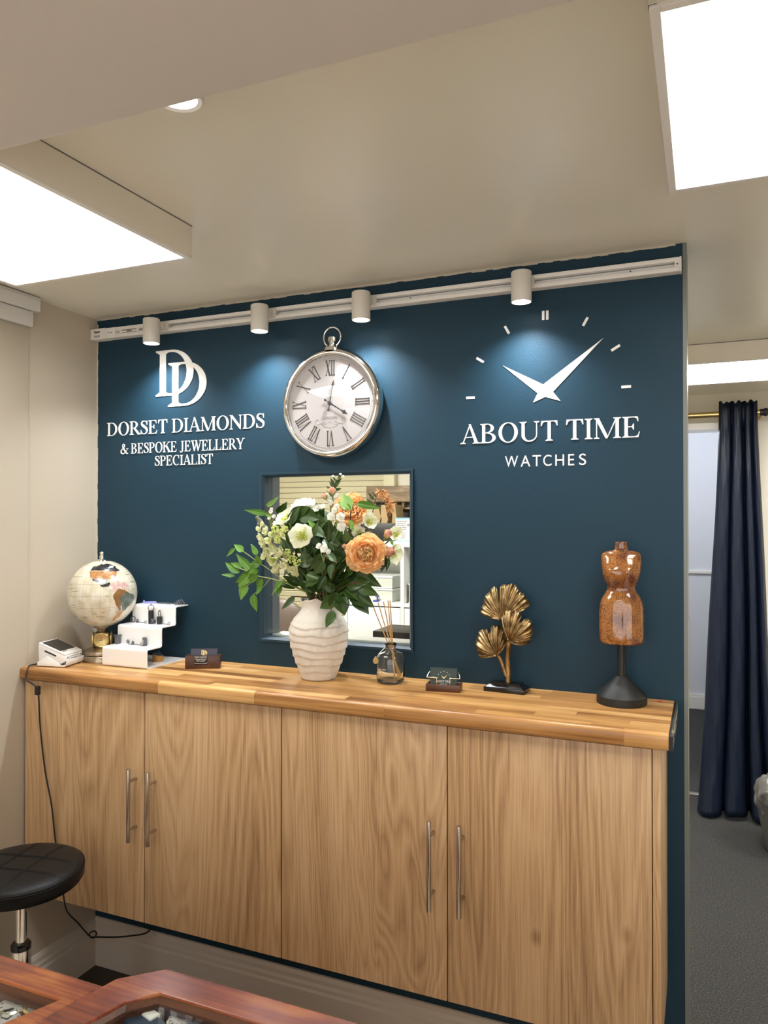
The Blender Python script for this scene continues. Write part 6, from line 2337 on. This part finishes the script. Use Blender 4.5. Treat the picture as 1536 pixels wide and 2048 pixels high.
# ================================================================== stool
sp_ = Vector((-1.612, -.565, 0))
t = thing('swivel_stool', sp_, 'round black leather swivel stool with cross stitching, by the left wall', 'stool')
SZ = .617
R0 = .151
b = lathe(bmesh.new(), [(0, SZ - .052), (R0 - .02, SZ - .052), (R0 - .006, SZ - .048), (R0, SZ - .038), (R0 + .0005, SZ - .018), (R0 - .004, SZ - .009), (R0 - .014, SZ - .003), (R0 - .034, SZ + .001), (R0 * .55, SZ + .004), (0, SZ + .005)], 64, Matrix.Translation(sp_))
build('cushion', b, M['leather'], t, smooth=50)
def top_z(r):
    pts = [(0, .005), (R0 * .55, .004), (R0 - .034, .001), (R0 - .014, -.003), (R0 - .004, -.009)]
    for (a, za), (c_, zc2) in zip(pts, pts[1:]):
        if r <= c_:
            return SZ + za + (zc2 - za) * (r - a) / (c_ - a)
    return SZ - .009
b = bmesh.new()
for ang in (radians(12), radians(102)):
    d, n_ = Vector((cos(ang), sin(ang), 0)), Vector((-sin(ang), cos(ang), 0))
    for off in (-.040, -.034, .034, .040):
        mx_ = math.sqrt((R0 - .008) ** 2 - off ** 2)
        P = []
        for k in range(17):
            s = -mx_ + 2 * mx_ * k / 16
            q = d * s + n_ * off
            P.append(sp_ + q + Vector((0, 0, top_z(q.length) + .0001)))
        tube(b, P, .0011, 5)
for rr_, dz in ((R0 - .0005, -.012), (R0 + .0002, -.017)):
    tube(b, [sp_ + Vector((rr_ * cos(2 * pi * i / 72), rr_ * sin(2 * pi * i / 72), SZ + dz)) for i in range(72)], .0012, 5, closed=True)
build('stitching', b, M['leather'], t, smooth='all')
b = lathe(bmesh.new(), [(0, SZ - .075), (.05, SZ - .075), (.06, SZ - .0525), (0, SZ - .0525)], 24, Matrix.Translation(sp_))
build('seat_plate', b, M['black'], t, smooth=30)
b = lathe(bmesh.new(), [(0, .40), (.0135, .40), (.0135, SZ - .0752), (0, SZ - .0752)], 24, Matrix.Translation(sp_))
build('piston', b, M['chrome'], t, smooth=40)
b = lathe(bmesh.new(), [(.0138, .420), (.020, .420), (.0245, .415), (.0245, .404), (.0138, .404)], 28, Matrix.Translation(sp_), close=False)
build('collar', b, M['blackgloss'], t, smooth=40)
b = lathe(bmesh.new(), [(0, .07), (.030, .07), (.0235, .11), (.0242, .11), (.0242, .4038), (0, .4038)], 28, Matrix.Translation(sp_))
build('sleeve', b, M['chrome'], t, smooth=40)
for k in range(5):
    a_ = 2 * pi * k / 5 + .3
    e = sp_ + Vector((.215 * cos(a_), .215 * sin(a_), .062))
    l_ = build('leg', tube(bmesh.new(), [sp_ + Vector((.02 * cos(a_), .02 * sin(a_), .09)), e], [.016, .010], 10), M['chrome'], t, smooth=40)
    b = lathe(bmesh.new(), [(0, -.010), (.022, -.010), (.025, -.006), (.025, .006), (.022, .010), (0, .010)], 20, Matrix.Translation((e.x, e.y, .0252)) @ Matrix.Rotation(a_, 4, 'Z') @ Matrix.Rotation(pi / 2, 4, 'X'))
    tube(b, [(e.x, e.y, .045), (e.x, e.y, .060)], .005, 8)
    build('caster', b, M['black'], l_, smooth=40)

# ================================================================== mahogany display cases
CZ = .95
def frame_case(outer, inner, label, bed, near):
    cx_ = sum(p[0] for p in outer) / len(outer)
    cy_ = sum(p[1] for p in outer) / len(outer)
    t = thing('display_case', (cx_, cy_, 0), label, 'display case', 'mahogany display cases in the foreground')
    n = len(outer)
    b = bmesh.new()
    oz = [b.verts.new((x, y, CZ)) for x, y in outer]
    iz = [b.verts.new((x, y, CZ)) for x, y in inner]
    il = [b.verts.new((x, y, CZ - .030)) for x, y in inner]
    ol = [b.verts.new((x, y, CZ - .030)) for x, y in outer]
    for i in range(n):
        j = (i + 1) % n
        b.faces.new((oz[i], oz[j], iz[j], iz[i]))
        b.faces.new((iz[i], iz[j], il[j], il[i]))
        b.faces.new((oz[j], oz[i], ol[i], ol[j]))
        b.faces.new((ol[j], ol[i], il[i], il[j]))
    bmesh.ops.recalc_face_normals(b, faces=b.faces[:])
    ed = [e_ for e_ in b.edges if sum(v in oz for v in e_.verts) == 2 or sum(v in iz for v in e_.verts) == 2]
    bmesh.ops.bevel(b, geom=ed, offset=.0018, segments=2, profile=.5, affect='EDGES')
    build('frame', b, M['mahog'], t)
    lip = [(x + (cx_ - x) * .012, y + (cy_ - y) * .03) for x, y in inner]
    b = bmesh.new()
    A_ = [b.verts.new((x, y, CZ - .003)) for x, y in inner]
    B_ = [b.verts.new((x, y, CZ - .008)) for x, y in lip]
    C_ = [b.verts.new((x, y, CZ - .030)) for x, y in lip]
    for i in range(n):
        j = (i + 1) % n
        b.faces.new((A_[i], A_[j], B_[j], B_[i]))
        b.faces.new((B_[i], B_[j], C_[j], C_[i]))
    bmesh.ops.recalc_face_normals(b, faces=b.faces[:])
    build('inner_lip', b, M['walnut'], t, label='dark inner lip')
    def inset(P, s):
        return [(cx_ + (x - cx_) * s, cy_ + (y - cy_) * s) for x, y in P]
    prism_poly = inner
    b = prism(bmesh.new(), lip, lambda u, v: Vector((u, v, CZ - .0125)), (0, 0, .004))
    build('glass_top', b, M['pane'], t)
    bo = inset(outer, .985)
    b = prism(bmesh.new(), bo, lambda u, v: Vector((u, v, .05)), (0, 0, bed - .05))
    build('cabinet_body', b, M['mahog'], t)
    b = bmesh.new()
    lo = [b.verts.new((x, y, bed)) for x, y in bo]
    hi = [b.verts.new((x, y, CZ - .031)) for x, y in bo]
    li = [b.verts.new((x, y, bed)) for x, y in inner]
    hi2 = [b.verts.new((x, y, CZ - .031)) for x, y in inner]
    for i in range(n):
        j = (i + 1) % n
        b.faces.new((lo[i], lo[j], hi[j], hi[i]))
        b.faces.new((li[j], li[i], hi2[i], hi2[j]))
        b.faces.new((hi[i], hi[j], hi2[j], hi2[i]))
    bmesh.ops.recalc_face_normals(b, faces=b.faces[:])
    build('side_wall', b, M['walnut'], t, label='dark inner side wall')
    b = prism(bmesh.new(), inner, lambda u, v: Vector((u, v, bed + .0005)), (0, 0, .004))
    build('lining', b, M['velvet'], t, label='pale velvet lining')
    b = prism(bmesh.new(), inset(outer, .95), lambda u, v: Vector((u, v, 0)), (0, 0, .05))
    build('plinth', b, M['walnut'], t)
    return t
BED = .917
frame_case([(-1.34, -1.74), (-.705, -1.74), (-.7005, -1.46), (-.6525, -1.300), (-1.34, -1.300)],
           [(-1.30, -1.69), (-.75, -1.69), (-.742, -1.47), (-.683, -1.339), (-1.30, -1.339)],
           'mahogany glass-topped display case at the bottom left, straight edged', BED, True)
frame_case([(-.60, -1.74), (-.69, -1.66), (-.699, -1.46), (-.6505, -1.282), (-.608, -1.2425), (-.02, -1.2425), (.03, -1.30), (.03, -1.68), (-.02, -1.74)],
           [(-.58, -1.70), (-.645, -1.64), (-.652, -1.47), (-.609, -1.312), (-.583, -1.2845), (-.04, -1.2845), (-.012, -1.32), (-.012, -1.66), (-.04, -1.70)],
           'mahogany glass-topped display case with a cut corner, bottom middle', BED, True)
PZ = BED + .0045
def watch(px, py, rot, label, r=.017, strap='silver', z=PZ + .0):
    p = onz(px, py, z + .012)
    mm = Matrix.Translation((p.x, p.y, z)) @ Matrix.Rotation(rot, 4, 'Z')
    t = thing('wristwatch', (p.x, p.y, z), label, 'watch', 'watches in the display cases')
    b = lathe(bmesh.new(), [(0, .004), (r, .004), (r * 1.1, .007), (r * 1.08, .0115), (r * .92, .0125), (r * .9, .0115)], 36, mm, close=False)
    box(b, r * 1.05, r * 1.25, -.0022, .0022, .006, .010, bev=.0006, mtx=mm)
    build('case', b, M['dialgold'] if strap == 'navyvelvet' else M['chrome'], t, smooth=35)
    d = build('dial', lathe(bmesh.new(), [(0, .0105), (r * .92, .0105), (r * .92, .0115), (0, .0115)], 32, mm), M['dial'], t)
    b = bmesh.new()
    for k in range(12):
        a = k * pi / 6
        box(b, -.0004, .0004, r * .68, r * .84, .0115, .0119, mtx=mm @ Matrix.Rotation(a, 4, 'Z'))
    box(b, -.0005, .0005, 0, r * .6, .0119, .0123, mtx=mm @ Matrix.Rotation(.7, 4, 'Z'))
    box(b, -.0006, .0006, 0, r * .45, .0119, .0123, mtx=mm @ Matrix.Rotation(-.9, 4, 'Z'))
    build('markings', b, M['inkprint'], d)
    for s in (1, -1):
        b = bmesh.new()
        for k in range(7):
            y0 = r * 1.0 + k * .0062
            box(b, -r * .58 + k * .0003, r * .58 - k * .0003, y0, y0 + .0056, .0085 - k * .001, .0115 - k * .001, bev=.0008, mtx=mm @ Matrix.Diagonal((1, s, 1, 1)))
        bmesh.ops.recalc_face_normals(b, faces=b.faces[:])
        build('strap', b, M[strap], t)
watch(30, 2006, -.6, 'round pale-dialled watch nearest the left edge of the left display case', .019)
watch(72, 2012, .5, 'gold-cased watch on the pale lining of the left display case', .013, 'navyvelvet')
watch(14, 2038, .9, 'silver watch lying low at the edge of the left display case', .015)
watch(360, 2036, .3, 'silver watch between the navy boxes in the middle display case', .014)
watch(455, 2046, -.4, 'small silver watch under the glass of the middle display case', .013)
def pad(px, py, wx_, wy_, h, rot, mat, label, cat, name):
    h *= .55
    p = onz(px, py, PZ + h)
    b = box(bmesh.new(), -wx_ / 2, wx_ / 2, -wy_ / 2, wy_ / 2, 0, h, bev=.002)
    b.transform(Matrix.Translation((p.x, p.y, PZ)) @ Matrix.Rotation(rot, 4, 'Z'))
    tag(build(name, b, M[mat], None, smooth=35), label, cat)
pad(290, 2042, .060, .030, .022, -.35, 'navyvelvet', 'navy watch box in the left of the middle display case', 'box', 'watch_box')
pad(400, 2046, .030, .026, .024, .15, 'navyvelvet', 'small navy ring box in the middle display case', 'box', 'ring_box')
pad(285, 2014, .052, .014, .026, -.30, 'velvet', 'cream display pad behind the navy watch box', 'display pad', 'display_pad')
pad(345, 2016, .034, .016, .022, .25, 'velvet', 'cream display pad at the corner of the middle display case', 'display pad', 'display_pad')
pad(430, 2036, .030, .018, .018, .1, 'velvet', 'cream display pad right of the small navy ring box', 'display pad', 'display_pad')
pad(60, 2046, .040, .020, .012, .7, 'velvet', 'cream watch cushion in the left display case', 'display pad', 'display_pad')
